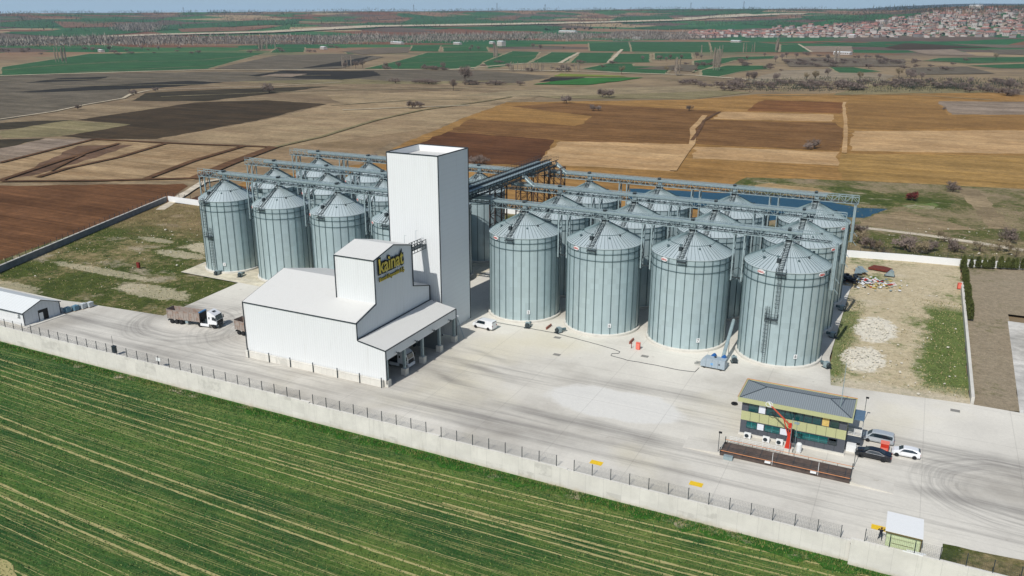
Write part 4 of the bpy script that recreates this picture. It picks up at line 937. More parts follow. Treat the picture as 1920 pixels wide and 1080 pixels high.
# footbridge from the headhouse to the tower, chute below
fb = thing('footbridge', 'small grey steel footbridge joining the headhouse roof to the white tower', 'footbridge', (-12.2, -28, 18.6))
mb = MB(); mb.box(-.6, .1, -.15, .6, 7.2, 0)
for xx in (-.6, .6):
    for zz in (-.75, 0, 1.0): mb.box(xx-.05, .1, zz-.05, xx+.05, 7.2, zz+.05)
    for i in range(8): y = .1+i*.98; mb.box(xx-.04, y-.04, -.75, xx+.04, y+.04, 1.0); 
    for i in range(7): y = .1+i*.98; mb.tube((xx, y, 0 if i % 2 else 1), (xx, y+.98, 1 if i % 2 else 0), .04)
mb.build('truss', M_dark, fb); MB().tube((-.6, 1.5, 1), (-.6, 1.5, 3.0), .03).tube((-.6, 1.5, 3), (-.1, 1.5, 3.0), .03).tube((-.6, 5.5, 1), (-.6, 5.5, 3.0), .03).tube((-.6, 5.5, 3), (-.1, 5.5, 3.0), .03).build('lamp_arm', M_steel, fb)
ms = thing('door_canopy', 'small white canopy on thin struts at the foot of the white tower', 'canopy', (-7.0, -19.5, 0))
MB().box(-1.3, -1.6, 3.9, 1.3, .8, 4.0).build('canopy_panel', M_white, ms)
mb = MB()
for x, y in ((1.1, -1.4), (1.1, .6)): mb.tube((x, y, 0), (x, y, 3.9), .07); mb.tube((x+2.2, y-1.4, .1), (x, y, 3.4), .05)
mb.build('strut', M_steel, ms)

# ---------------------------------------------------------------- shed at the left
sh = thing('storage_shed', 'white gabled shed with an open dark doorway at the left edge of the yard', 'shed', (-98, -50.4, 0))
y0, y1, xr, xl, ez, rz_ = -4.1, 4.0, 9.7, -14, 2.95, 4.45
MB().face([(xr, y0, 0), (xr, y1, 0), (xr, y1, ez), (xr, 0, rz_), (xr, y0, ez)]).build('gable_wall', cladding('shed_wall', (232, 236, 240), 1, .8), sh, fix=False)
MB().face([(xl, y0, 0), (xr, y0, 0), (xr, y0, ez), (xl, y0, ez)]).face([(xl, y1, 0), (xl, y1, ez), (xr, y1, ez), (xr, y1, 0)]).face([(xl, y0, 0), (xl, y0, ez), (xl, 0, rz_), (xl, y1, ez), (xl, y1, 0)]).build('side_wall', M_cladY, sh, fix=False)
merge(slab([(xl-.2, y0-.3, ez), (xr+.25, y0-.3, ez), (xr+.25, 0, rz_+.12), (xl-.2, 0, rz_+.12)]), slab([(xl-.2, 0, rz_+.12), (xr+.25, 0, rz_+.12), (xr+.25, y1+.3, ez), (xl-.2, y1+.3, ez)])).build('roof', M_cladRs, sh)
dr = MB().box(xr-.25, -.9, 0, xr+.03, 1.3, 2.4).build('doorway', M_black, sh); MB().box(xr+.04, -.75, .05, xr+.1, .1, 1.8).build('door_leaf', M_white, dr)
mb = MB()
for p, q_ in (((xr+.05, y0-.05, 0), (xr+.05, y0-.05, ez)), ((xr+.05, y1+.05, 0), (xr+.05, y1+.05, ez)), ((xr+.3, y0-.3, ez-.08), (xr+.3, 0, rz_+.04)), ((xr+.3, 0, rz_+.04), (xr+.3, y1+.3, ez-.08)), ((xl, y0-.35, ez-.1), (xr+.25, y0-.35, ez-.1))): mb.tube(p, q_, .1)
mb.build('edge_trim', M_trim, sh); MB().box(7.6, y0-.45, 1.9, 8.6, y0-.02, 2.5).build('wall_unit', M_white, sh)
MB().box(xr+.05, y0-.6, 0, xr+1.4, y1+.3, .12).build('doorstep', M_conc, sh)
M_blue = flat('blue_plastic', (96, 140, 165), .4); M_ibc = flat('white_plastic', (214, 218, 220), .4)
for k, (x, y, m_, nm) in enumerate(((-88.1, -44.9, M_blue, 'blue plastic tank cage nearest the shed wall'), (-87.6, -43.3, M_blue, 'blue plastic tank cage in the middle of the row behind the shed'), (-87.2, -41.7, M_ibc, 'white plastic tank cage third along behind the shed'), (-86.7, -40.4, M_ibc, 'white plastic tank cage farthest from the shed'))):
    t = thing('tank_cage', nm, 'tank', (x, y, 0), .1, 'plastic tanks beside the shed')
    MB().box(-.48, -.58, .15, .48, .58, 1.15).lathe([(.15, 1.15), (.15, 1.25)], 10).build('tank', m_, t)
    mb = MB()
    for i in range(6): xx = -.5+i*.2; mb.box(xx-.012, -.61, .1, xx+.012, -.6, 1.18); mb.box(xx-.012, .6, .1, xx+.012, .61, 1.18)
    for z in (.15, .5, .85, 1.18): mb.box(-.52, -.62, z-.015, .52, -.60, z+.015).box(-.52, .60, z-.015, .52, .62, z+.015).box(.50, -.62, z-.015, .52, .62, z+.015)
    mb.build('cage', M_steel, t); MB().box(-.5, -.6, 0, .5, .6, .12).build('pallet', flat('pallet_wood', (150, 120, 84), .9), t)

# ---------------------------------------------------------------- vehicles
def wheel(parent, x, y, r, w, rimm=None, side=1):
    ty = MB().lathe([(r*.62, -w/2), (r*.93, -w/2), (r, -w*.3), (r, w*.3), (r*.93, w/2), (r*.62, w/2)], 18, axis='y').build('wheel', M_rubber, parent, loc=(x, y, r), smoothf=False)
    MB().lathe([(.02, 0), (r*.25, .03), (r*.6, w*.35), (r*.64, w*.46)] if side > 0 else [(.02, 0), (r*.25, -.03), (r*.6, -w*.35), (r*.64, -w*.46)], 12, axis='y').build('rim', rimm or M_rim, ty)
def paint(name, c, rough=.25):
    m = NM(name); m.color(lin(c, 1.1)); m.set(rough, .15, .6); m.b.inputs['Coat Weight'].default_value = .5; return m.m
def car(name, label, x, y, rz, L, W_, st, win, wsh, rw, wheels, col, r=.33, group=None):
    """st: stations (x, zbottom, zbelt, ztop, top half-width factor); front is +x"""
    t = thing(name, label, name.split('_')[-1] if name.split('_')[-1] in ('van', 'minivan') else 'car', (x, y, YZ), rz, group); hw = W_/2; mb = MB(); n = 8
    def ring(s):
        X, zb, zm, ztp, tf = s[:5]; wf = s[5] if len(s) > 5 else 1.0
        return [(X, -hw*wf*.9, zb), (X, -hw*wf, zb+.22), (X, -hw*wf*.97, zm), (X, -hw*tf, ztp-.03), (X, -hw*tf*.8, ztp), (X, hw*tf*.8, ztp), (X, hw*tf, ztp-.03), (X, hw*wf*.97, zm), (X, hw*wf, zb+.22), (X, hw*wf*.9, zb)]
    for s in st: mb.v += ring(s)
    k = 10
    for i in range(len(st)-1):
        for j in range(k): mb.f.append((i*k+j, (i+1)*k+j, (i+1)*k+(j+1) % k, i*k+(j+1) % k)); mb.m.append(0)
    mb.f.append(tuple(range(k))); mb.f.append(tuple(range((len(st)-1)*k+k-1, (len(st)-1)*k-1, -1))); mb.m += [0, 0]
    body = mb.build('body', col, t, smoothf=False)
    def interp(X):
        for a, c in zip(st, st[1:]):
            if a[0] <= X <= c[0]:
                f = (X-a[0])/(c[0]-a[0]); A, B = ring(a), ring(c); return [tuple(p[q]+(B[i][q]-p[q])*f for q in range(3)) for i, p in enumerate(A)]
        return ring(st[-1])
    for sgn in (-1, 1):
        mb = MB(); xs = sorted(set([win[0], win[1]]+[s[0] for s in st if win[0] < s[0] < win[1]])); P = []
        for X in xs:
            R_ = interp(X); a, c = Vector(R_[2]), Vector(R_[3]); lo = a+(c-a)*.1; hi = a+(c-a)*.86
            if X == win[1]: hi = a+(c-a)*.3
            if X == win[0]: hi = a+(c-a)*(.8 if L > 4.85 or 'van' in name else .45)
            P.append((lo, hi))
        for (l0, h0), (l1, h1) in zip(P, P[1:]):
            q_ = [l0, l1, h1, h0]; q_ = [(p.x, (p.y-.02)*1.0 if sgn < 0 else -(p.y-.02), p.z) for p in q_]; mb.face(q_)
        mb.build('side_window', M_glass, t)
        if 'sedan' in name:
            mb = MB()
            for (l0, h0), (l1, h1) in zip(P, P[1:]):
                for q0, q1 in ((h0, h1), (l0, l1)): mb.tube((q0.x, -sgn*(q0.y-.03), q0.z), (q1.x, -sgn*(q1.y-.03), q1.z), .022, 4)
            mb.build('chrome_trim', M_rim, t)
    for nm, (xa, xb) in (('windscreen', wsh), ('rear_window', rw)):
        A, B = interp(xa), interp(xb); d = .025 if nm == 'windscreen' else -.025
        def up(p, f): return (p[0]+d, p[1]*f, p[2]+.02)
        MB().face([up(A[4], 1.12), up(A[5], 1.12), up(B[5], 1.12), up(B[4], 1.12)]).build(nm, M_glass, t)
    for X in wheels:
        for sgn in (-1, 1): wheel(t, X, sgn*(hw-.10), r, .22, side=sgn)
    F, B_ = st[-1], st[0]
    for sgn in (-1, 1):
        MB().obox((F[0]-.12, sgn*hw*.66, F[2]-.02), .14, .17, .07).build('headlight', flat('lamp_glass', (220, 225, 228), .2), t)
        MB().obox((B_[0]+.05, sgn*hw*.78, B_[2]), .08, .12, .13).build('tail_light', flat('tail_red', (150, 30, 28), .3), t)
        MB().obox((wsh[0]-.15, sgn*(hw+.08), st[len(st)//2][2]+.1), .07, .1, .06).build('mirror', col, t)
    MB().obox((F[0]+.01, 0, F[1]+.16), .04, hw*.6, .09).build('grille', M_black, t)
    MB().obox((B_[0]-.01, 0, B_[1]+.25), .02, .26, .06).build('number_plate', M_white, t)
    return t
M_silver = paint('silver_paint', (176, 184, 190)); M_blackp = paint('black_car_paint', (14, 20, 30), .12); M_whitep = paint('white_car_paint', (238, 240, 242))
minivan = [(-2.35, .35, .85, 1.0, .8, .93), (-2.28, .28, .98, 1.55, .76, .97), (-2.1, .25, 1.0, 1.78, .76), (-1.0, .25, 1.0, 1.84, .78), (.5, .25, 1.0, 1.82, .78), (1.0, .25, 1.0, 1.7, .76), (1.65, .25, .98, 1.14, .84), (2.15, .28, .85, .98, .8, .96), (2.35, .32, .7, .8, .72, .86)]
car('silver_minivan', 'silver minivan parked nearest the office building', *((lambda a: (a[0], a[1]))((72.9, -29.2))), pi-.03, 4.7, 1.84, minivan, (-2.1, 1.35), (1.62, 1.02), (-2.32, -2.22), (-1.45, 1.5), M_silver, .34, 'cars parked beside the office').scale = (.93, .93, .93)
sedan = [(-2.42, .32, .8, .88, .8, .9), (-2.35, .27, .9, 1.05, .82, .97), (-1.85, .25, .92, 1.1, .82), (-1.55, .25, .93, 1.14, .8), (-.7, .25, .93, 1.43, .68), (.2, .25, .93, 1.46, .68), (.55, .25, .93, 1.42, .68), (1.25, .25, .92, 1.05, .82), (2.1, .27, .82, .92, .82, .97), (2.42, .32, .68, .72, .7, .86)]
car('black_sedan', 'black saloon car parked in front of the silver minivan', 72.55, -34.65, pi-.03, 4.85, 1.86, sedan, (-1.5, 1.05), (1.22, .58), (-1.5, -.75), (-1.4, 1.5), M_blackp, .34, 'cars parked beside the office')
hatch = [(-2.0, .35, .8, .95, .8, .92), (-1.95, .28, .92, 1.15, .78, .97), (-1.6, .25, .93, 1.38, .7), (-.8, .25, .93, 1.47, .7), (.1, .25, .93, 1.47, .7), (.4, .25, .93, 1.42, .7), (1.05, .25, .92, 1.06, .82), (1.7, .27, .82, .92, .8, .96), (2.0, .32, .68, .72, .7, .84)]
car('white_hatchback', 'white hatchback parked behind the black saloon car', 76.8, -32.0, pi+.04, 4.05, 1.76, hatch, (-1.55, .85), (1.02, .43), (-1.93, -1.66), (-1.2, 1.28), M_whitep, .33, 'cars parked beside the office').scale = (.95, .95, .95)
van = [(-2.45, .4, 1.0, 1.3, .85, .96), (-2.4, .32, 1.1, 1.9, .84, .99), (-2.0, .3, 1.1, 1.97, .84), (.6, .3, 1.1, 1.97, .84), (1.05, .3, 1.1, 1.85, .82), (1.75, .3, 1.08, 1.24, .86), (2.25, .32, .95, 1.05, .82, .96), (2.45, .36, .7, .8, .75, .88)]
car('white_van', 'white panel van parked at the edge of the shade by the tower', -2.9, -13.2, pi-.1, 4.9, 1.94, van, (-.7, 1.45), (1.72, 1.08), (-2.42, -2.41), (-1.5, 1.6), M_whitep, .36)

M_trl = NM('worn_trailer_paint'); _a = M_trl.ramp(M_trl.noise(.9, 6, .75), [(.38, lin((150, 126, 112))), (.5, lin((160, 150, 142)))]); M_trl.color(_a); M_trl.set(.8); M_trl = M_trl.m
M_trin = flat('rusty_trailer_inside', (150, 118, 88), .9, var=.25)
def truck(label, x, y, rz, cab=True, trailer=True, cabglass=True, cabcol=None, hitch=0):
    t = thing('tipper_truck', label, 'truck', (x, y, YZ), rz, 'articulated tipper trucks', .93); cc = cabcol or M_whitep
    # origin: rear of trailer, forward +x ; tractor front at 13.0
    if trailer:
        w = 1.24; L0, L1, zb, zt_ = 0.0, 8.6, 1.15, 3.15
        mb = MB(); mb.box(L0, -w, zb, L1, -w+.07, zt_).box(L0, w-.07, zb, L1, w, zt_).box(L0+.07, -w+.07, zb, L1-.07, w-.07, zb+.1)
        for yy in (-w-.06, w-.0):
            for i in range(7): xx = L0+.05+i*(L1-L0-.2)/6; mb.box(xx, yy, zb-.05, xx+.12, yy+.06, zt_+.05)
            for i in range(6): xx = L0+.75+i*(L1-L0-.2)/6; mb.box(xx, yy+.01, zb-.05, xx+.07, yy+.05, zb+1.05)
            mb.box(L0, yy-.01, zt_-.02, L1, yy+.07, zt_+.1)
        mb.build('tipper_body', M_trl, t)
        MB().box(L0-.08, -w, zb, L0-.01, w, zt_+.25).build('tailgate', M_trl, t); MB().box(L1+.0, -w, zb, L1+.07, w, zt_+.15).build('front_board', M_black, t)
        MB().box(L0+.08, -w+.08, zb+.11, L1-.08, w-.08, zb+.2).build('floor', M_trin, t)
        mb = MB(); mb.box(.2, -.45, .75, 9.2, -.3, 1.13).box(.2, .3, .75, 9.2, .45, 1.13).box(-.05, -1.1, .55, .1, 1.1, .85); mb.build('chassis', M_trim, t)
        for X in (1.0, 2.2, 3.4):
            for sg in (-1, 1): wheel(t, X, sg*1.05, .5, .36, side=sg)
        for sg in (-1, 1): MB().box(4.6, sg*1.0-.15, .45, 5.3, sg*1.0+.15, 1.0).build('toolbox', M_steel, t); MB().box(5.6, sg*.8-.08, .2, 5.75, sg*.8+.08, 1.0).build('landing_leg', M_dark, t)
        MB().box(8.3, -1.1, 3.2, 8.75, 1.2, 3.42).build('rolled_tarpaulin', flat('blue_tarp', (80, 130, 175), .7), t)
    if cab:
        mb = MB(); mb.box(7.2, -.45, .6, 12.4, -.3, .9).box(7.2, .3, .6, 12.4, .45, .9); mb.build('tractor_chassis', M_trim, t)
        for sg in (-1, 1): MB().box(8.7, sg*1.2-.12, .38, 10.9, sg*1.2+.12, .95).build('side_skirt', cc, t)
        prof = [(10.55, .95), (12.85, .95), (12.95, 1.35), (12.9, 1.95), (12.62, 2.95), (12.35, 3.15), (11.3, 3.72), (10.75, 3.85), (10.6, 3.4)]
        mb = MB(); mb.prism(prof, 'y', -1.2, 1.2); mb.build('cab', cc, t)
        MB().face([(12.93, -1.05, 1.98), (12.93, 1.05, 1.98), (12.66, 1.02, 2.92), (12.66, -1.02, 2.92)]).build('windscreen', M_glass, t)
        MB().box(12.95, -.95, 1.1, 13.0, .95, 1.85).build('grille', M_black, t); MB().box(12.75, -1.22, .4, 13.08, 1.22, .95).build('bumper', M_trim if not cabcol else cc, t)
        MB().tube((12.75, -1.05, 3.05), (12.75, 1.05, 3.05), .07).build('sun_visor', M_black, t)
        MB().box(11.25, -.4, 3.62, 11.75, .4, 3.72).build('roof_hatch', M_black, t)
        for sg in (-1, 1):
            yy = sg*1.215; MB().face([(11.75, yy, 1.95), (12.6, yy, 1.85), (12.45, yy, 2.7), (11.8, yy, 2.7)]).build('side_window', M_glass, t)
            MB().box(10.9, sg*1.215-.01, 2.1, 11.2, sg*1.215+.01, 2.6).build('bunk_window', M_glass, t)
            MB().box(12.75, sg*1.42-.1, 1.9, 12.88, sg*1.42+.1, 2.6).build('mirror', M_black, t); MB().obox((12.98, sg*.98, .75), .12, .2, .1).build('headlight', flat('lamp_glass', (220, 225, 228), .2), t)
            wheel(t, 12.1, sg*1.08, .5, .34, side=sg); wheel(t, 8.5, sg*1.05, .5, .5, side=sg)
        MB().box(9.7, -.9, .95, 10.45, .9, 1.9).tube((9.9, .9, 1.0), (9.9, .9, 3.4), .09, 8).build('engine_deck', M_dark, t)
    return t
truck('articulated tipper truck with white cab and rusty brown body standing in the open yard', -63.6, -38.85, .15)
truck('articulated tipper truck half hidden behind the intake building, only its brown rear showing', -46.2, -37.4, -.06)
# third one comes out under the canopy
truck('articulated tipper truck whose white cab stands under the intake canopy', -17.4, -37.0, 0, cabcol=M_whitep)

# ---------------------------------------------------------------- office building
of = thing('office_building', 'two storey weighbridge office with olive and grey panels and a grey tiled hip roof', 'office', (53.6, -35.9, 0))
OW, OD, OH = 15.0, 6.3, 5.8
M_pg = flat('grey_panel', (84, 88, 96), .5, var=.06); M_ol = flat('olive_panel', (186, 189, 142), .5, var=.04); M_tq = glassm('teal_window', (20, 98, 100)); M_tq2 = glassm('dark_teal_window', (16, 76, 80))
MB().box(-.15, -.25, 0, OW+.15, OD+.1, .3).build('plinth', M_conc, of)
def panels(z0, z1, m, nm):
    MB().box(0, 0, z0, OW, OD, z1).build(nm, m, of)
    mb = MB(); n = 11
    for i in range(1, n): X = OW*i/n; mb.box(X-.02, -.012, z0+.01, X+.02, -.002, z1-.01)
    for i in range(1, 5): Y = OD*i/5; mb.box(OW+.002, Y-.02, z0+.01, OW+.012, Y+.02, z1-.01)
    mb.build('panel_joint', M_trim, of)
panels(.3, 2.45, M_pg, 'ground_floor_wall'); panels(2.452, 3.95, M_ol, 'panel_band'); panels(3.952, 5.6, M_pg, 'upper_wall')
def window(xa, xb, z0, z1, m, blind=False):
    f = MB().box(OW*xa, -.07, z0, OW*xb, -.015, z1).build('window', M_trim, of)
    MB().box(OW*xa+.05, -.085, z0+.05, OW*xb-.05, -.072, z1-.05).build('pane', m, f)
    if m is M_tq and xb-xa > .1:
        mb = MB(); k = max(2, int((xb-xa)*OW/1.25))
        for i in range(1, k): X = OW*(xa+(xb-xa)*i/k); mb.box(X-.025, -.1, z0+.05, X+.025, -.087, z1-.05)
        mb.box(OW*xa, -.1, z0+.42, OW*xb, -.088, z0+.46); mb.build('frame', flat('pale_teal', (60, 150, 150), .4), f)
M_bl = flat('white_blind', (226, 230, 238), .7, var=.03)
for a, c, m_ in ((.06, .165, M_tq), (.165, .235, M_bl), (.24, .39, M_tq), (.39, .465, M_bl), (.50, .845, M_tq), (.85, .93, M_glass)): window(a, c, 1.25, 2.35, m_)
for a, c, m_ in ((.065, .165, M_tq2), (.165, .235, M_bl), (.24, .33, M_tq2), (.333, .42, M_tq2), (.423, .51, M_tq2), (.513, .60, M_tq2), (.603, .68, M_tq2), (.683, .765, M_tq2), (.77, .84, flat('yellow_board', (214, 184, 108), .7)), (.845, .93, glassm('green_window', (18, 62, 56)))): window(a, c, 4.05, 5.4, m_)
window(.855, .925, 1.9, 2.3, M_bl)
MB().box(-.55, -.6, 5.6, OW+.65, OD+.45, 5.62).build('soffit', M_white, of)
MB().box(-.6, -.65, 5.62, OW+.7, -.5, 6.3).box(-.6, OD+.35, 5.62, OW+.7, OD+.5, 6.3).box(-.6, -.5, 5.62, -.45, OD+.35, 6.3).box(OW+.55, -.5, 5.62, OW+.7, OD+.35, 6.3).build('fascia', M_ol, of)
def tilem():
    m = NM('grey_roof_tile'); A = lin((138, 147, 152)); o = m.obj(); sx = m.n('SeparateXYZ'); m.l(o, sx.inputs[0])
    w1 = m.math('SINE', m.math('MULTIPLY', sx.outputs[0], 2*pi/.30)); w2 = m.math('FRACT', m.math('MULTIPLY', sx.outputs[1], 1/.36))
    h = m.math('MULTIPLY', m.ramp(w1, [(.0, 0.0), (.7, 1.0)]), m.ramp(w2, [(0, .2), (.3, 1.0)]))
    m.color(m.mix(h, tuple(x*.8 for x in A[:3])+(1,), tuple(x*1.1 for x in A[:3])+(1,))); m.set(.6, 0, .4); m.bump(h, .5, .06); return m.m
rx0, rx1, ry0, ry1, rm = -.5, OW+.6, -.55, OD+.4, (-.55+OD+.4)/2; zr0, zr1 = 6.2, 7.15
rf = MB().face([(rx0, ry0, zr0), (rx1, ry0, zr0), (rx1-3.5, rm, zr1), (rx0+3.5, rm, zr1)]).face([(rx0, ry1, zr0), (rx0+3.5, rm, zr1), (rx1-3.5, rm, zr1), (rx1, ry1, zr0)]).face([(rx0, ry0, zr0), (rx0+3.5, rm, zr1), (rx0, ry1, zr0)]).face([(rx1, ry0, zr0), (rx1, ry1, zr0), (rx1-3.5, rm, zr1)]).build('roof', tilem(), of, fix=False)
mb = MB()
for p, q_ in (((rx0, ry0, zr0), (rx0+3.5, rm, zr1)), ((rx1, ry0, zr0), (rx1-3.5, rm, zr1)), ((rx0, ry1, zr0), (rx0+3.5, rm, zr1)), ((rx1, ry1, zr0), (rx1-3.5, rm, zr1)), ((rx0+3.5, rm, zr1), (rx1-3.5, rm, zr1))): mb.tube(p, q_, .09)
mb.build('ridge_tiles', flat('ridge_tile', (70, 80, 88), .6), rf)
MB().tube((rx0-.15, ry1+.1, 6.32), (rx1+.1, ry1+.1, 6.32), .07).tube((rx0-.15, ry0, 6.32), (rx0-.15, ry1, 6.32), .05).build('gutter', M_orange, of)
bal = MB().box(OW+.1, 1.6, 2.6, OW+2.0, 4.6, 2.75).build('balcony', M_conc, of)
mb = MB()
for z in (2.95, 3.15, 3.35, 3.55, 3.75): mb.tube((OW+.1, 1.6, z), (OW+2.0, 1.6, z), .03).tube((OW+2.0, 1.6, z), (OW+2.0, 4.6, z), .03)
for x, y in ((OW+1.0, 1.6), (OW+2.0, 1.6), (OW+2.0, 3.1), (OW+2.0, 4.6)): mb.tube((x, y, 2.7), (x, y, 3.8), .04)
mb.build('railing', M_white, bal); MB().box(OW+.2, 1.5, 0, OW+1.7, 2.4, 1.1).build('porch', M_white, of)
MB().box(OW+.1, 1.4, 5.3, OW+2.1, 4.8, 5.45).build('balcony_roof', flat('blue_grey_sheet', (92, 118, 142), .6), of)
fp = thing('flagpole', 'tall thin pale flagpole standing on the right end of the office roof', 'flagpole', (67.3, -34.1, 6.4)); MB().tube((0, 0, 0), (0, 0, 7.2), .07, 6, r2=.045).build('pole', M_steel, fp); MB().lathe([(.2, 0), (.2, .15), (.07, .2)], 8).build('base', M_steel, fp)
for k, (u, v) in enumerate(((1401, 822), (1436, 829), (1460, 837))):
    x, y = G(u, v); t = thing('air_conditioner', 'white air conditioner unit, %s of the three on the ground in front of the office' % ('left', 'middle', 'right')[k], 'air conditioner', (x, -37.0, 0), 0, 'air conditioner units')
    MB().box(-.5, -.2, .12, .5, .2, .95).box(-.45, -.15, 0, -.35, .15, .12).box(.35, -.15, 0, .45, .15, .12).build('casing', M_white, t); MB().lathe([(.32, -.215), (.32, -.205)], 16, -.1, .53, axis='y').build('fan_grille', M_trim, t)
# sampler arm
x, y = G(1478, 845); ar = thing('grain_sampler', 'red and orange hydraulic grain sampling arm beside the weighbridge', 'sampler', (61.1, -38.3, 0))
MB().box(-.7, -.6, 0, .7, .6, .55).build('foundation', M_conc, ar)
mb = MB()
MB().prism([(-.45, .55), (.45, .55), (.14, 3.0), (-.14, 3.0)], 'y', -.28, .28).build('mast', M_red, ar)
mb = MB(); mb.box(-.2, -.2, 3.0, -.1, .2, 4.2).box(.1, -.2, 3.0, .2, .2, 4.2).tube((0, -.32, 4.2), (0, .32, 4.2), .3, 10); mb.tube((-.15, 0, 2.4), (-1.0, 0, 5.0), .08, 6).build('knuckle', M_red, ar)
MB().tube((0, 0, 4.2), (-3.0, -.4, 7.0), .15, 6, r2=.1).build('boom', flat('orange_red_paint', (196, 88, 62), .5), ar)
mb = MB(); c = Vector((-3.2, -.4, 7.1))
for i in range(10):
    a, e2 = 2*pi*i/10, 2*pi*(i+1)/10; mb.tube((c.x+.5*cos(a), c.y, c.z+.42*sin(a)), (c.x+.5*cos(e2), c.y, c.z+.42*sin(e2)), .05, 4)
mb.tube((-2.9, -.4, 6.9), (-3.3, -.4, 7.4), .12).build('boom_head', M_white, ar)
MB().box(.28, -.1, 1.8, .65, .3, 3.6).build('hydraulic_box', M_black, ar)
MB().tube((.3, -.9, 0), (.35, -.9, 5.9), .04, 5).tube((1.0, -.9, 0), (1.0, -.9, 5.2), .035, 5).box(.6, -1.1, 5.1, 1.3, -.7, 5.3).build('probe_pipe', M_steel, ar)
t = thing('oil_tank', 'white cylindrical tank standing right of the red sampling arm', 'tank', (62.6, -38.0, 0)); MB().lathe([(.35, .1), (.4, .2), (.4, 1.4), (.3, 1.55), (.01, 1.6)], 14).build('tank', M_white, t); MB().box(-.3, -.3, 0, .3, .3, .1).build('base', M_conc, t)
# weighbridge
wb = thing('weighbridge', 'long brown steel truck weighbridge with orange side rails in front of the office', 'weighbridge', (52.4, -43.9, 0))
M_deck = flat('worn_brown_deck', (90, 78, 72), .8, var=.3, ns=1.2)
wx, wy = 17.8, 3.6
MB().box(0, 0, .05, wx, wy, .42).build('deck', M_deck, wb)
mb = MB()
for yy in (.0, wy): 
    mb.tube((-.1, yy, .82), (wx+.1, yy, .82), .045, 6)
mb.build('side_rail', M_orange, wb)
mb = MB()
for yy in (.0, wy):
    for i in range(10): X = i*wx/9; mb.tube((X, yy, .4), (X, yy, .82), .04)
mb.build('rail_post', M_deck, wb)
mb = MB()
for i in range(8): X = .8+i*(wx-1.6)/7; mb.box(X, .12, .425, X+.08, wy-.12, .432)
mb.box(0, 1.55, .425, wx, 1.62, .436).box(0, 2.0, .425, wx, 2.07, .436).build('deck_plate_joint', M_trim, wb)
for X in (0, wx): MB().tube((X, 0, .1), (X, 0, 1.3), .08).tube((X, wy, .1), (X, wy, 1.3), .08).tube((X, 0, .5), (X, wy, .5), .06).build('end_frame', M_dark, wb)
MB().box(.7, -1.0, .0, 2.0, -.35, .55).build('junction_box', M_steel, wb)
for X in (6.4, 12.6): MB().box(X, -.35, .55, X+.8, -.1, .8).build('junction_lamp', M_white, wb); MB().tube((X+1, -.1, .3), (X+1, -.1, 2.3), .035).build('signal_post', M_white, wb)
for X, s_ in ((-5.5, -1), (wx, 1)):
    pts = [(X, .0), (X+5.5, 0), (X+5.5, .4), (X, .04)] if s_ < 0 else [(X, 0), (X+5.5, 0), (X+5.5, .04), (X, .4)]
    MB().prism(pts, 'y', -.1, wy+.1).build('ramp', M_yard, wb)
rl = thing('railing', 'white tube railing between the weighbridge and the office', 'railing', (52.9, -39.6, 0))
mb = MB()
for z in (.35, .6, .85, 1.1): mb.tube((0, 0, z), (7.6, 0, z), .03)
mb.build('rail', M_white, rl)
for i in range(9): MB().tube((i*.95, 0, 0), (i*.95, 0, 1.15), .035).build('post', M_white, rl)
for k, (x, y, h, lb) in enumerate(((52.05, -43.6, 3.4, 'thin lamp post at the left end of the weighbridge'), (70.3, -38.8, 3.6, 'thin lamp post in front of the black saloon car'), (70.4, -23.5, 4.2, 'taller thin lamp post behind the silver minivan'))):
    t = thing('lamp_post', lb, 'lamp post', (x, y, 0), 0, 'thin yard lamp posts'); MB().tube((0, 0, 0), (0, 0, h), .045, 6).build('post', M_dark, t); MB().box(-.1, -.1, h-.02, .35, .1, h+.22).build('lamp_head', M_black, t)
x, y = G(1377, 758); t = thing('old_tyre', 'single black tyre lying on the concrete left of the office', 'tyre', (x, y, YZ)); MB().lathe([(.28, .05), (.5, 0), (.56, .12), (.5, .24), (.28, .2), (.28, .05)], 20).build('tread', M_rubber, t)
t = thing('red_cabinet', 'red box standing between the silver minivan and the black saloon', 'box', (73.9, -31.9, 0)); MB().box(-.55, -.5, .1, .55, .5, 1.35).build('body', M_red, t); MB().box(-.6, -.55, 1.35, .6, .55, 1.42).box(-.45, -.54, .1, .45, -.5, .75).build('lid', flat('pale_red', (236, 130, 112), .6), t)
def hydrant(x, y, rz, lb, post=True, dk=False):
    t = thing('hydrant_cabinet', lb, 'fire cabinet', (x, y, 0), rz, 'red fire hydrant cabinets')
    MB().box(-.4, -.22, .0, .4, .22, 1.35).build('cabinet', flat('dark_red', (120, 40, 34), .6) if dk else M_red, t); MB().box(-.34, -.24, .1, .34, -.22, 1.25).box(-.43, -.25, 1.35, .43, .25, 1.41).build('door', flat('dark_red', (120, 40, 34), .6) if dk else flat('pale_red', (236, 130, 112), .6), t)
    if post: h = MB().tube((-1.3, -.1, 0), (-1.3, -.1, 1.25), .07, 8).tube((-1.45, -.1, 1.0), (-1.15, -.1, 1.0), .05, 6).build('hydrant', flat('dark_red', (120, 40, 34), .6), t)
hydrant(29.0, -10.2, 0, 'red fire cabinet with a slim hydrant in front of the second and third right-hand silos'); hydrant(*G(1798, 541), .3, 'red fire cabinet at the top end of the low side wall', False); hydrant(*G(260, 502), .2, 'dark red fire cabinet standing in the weeds left of the silos', False, True)
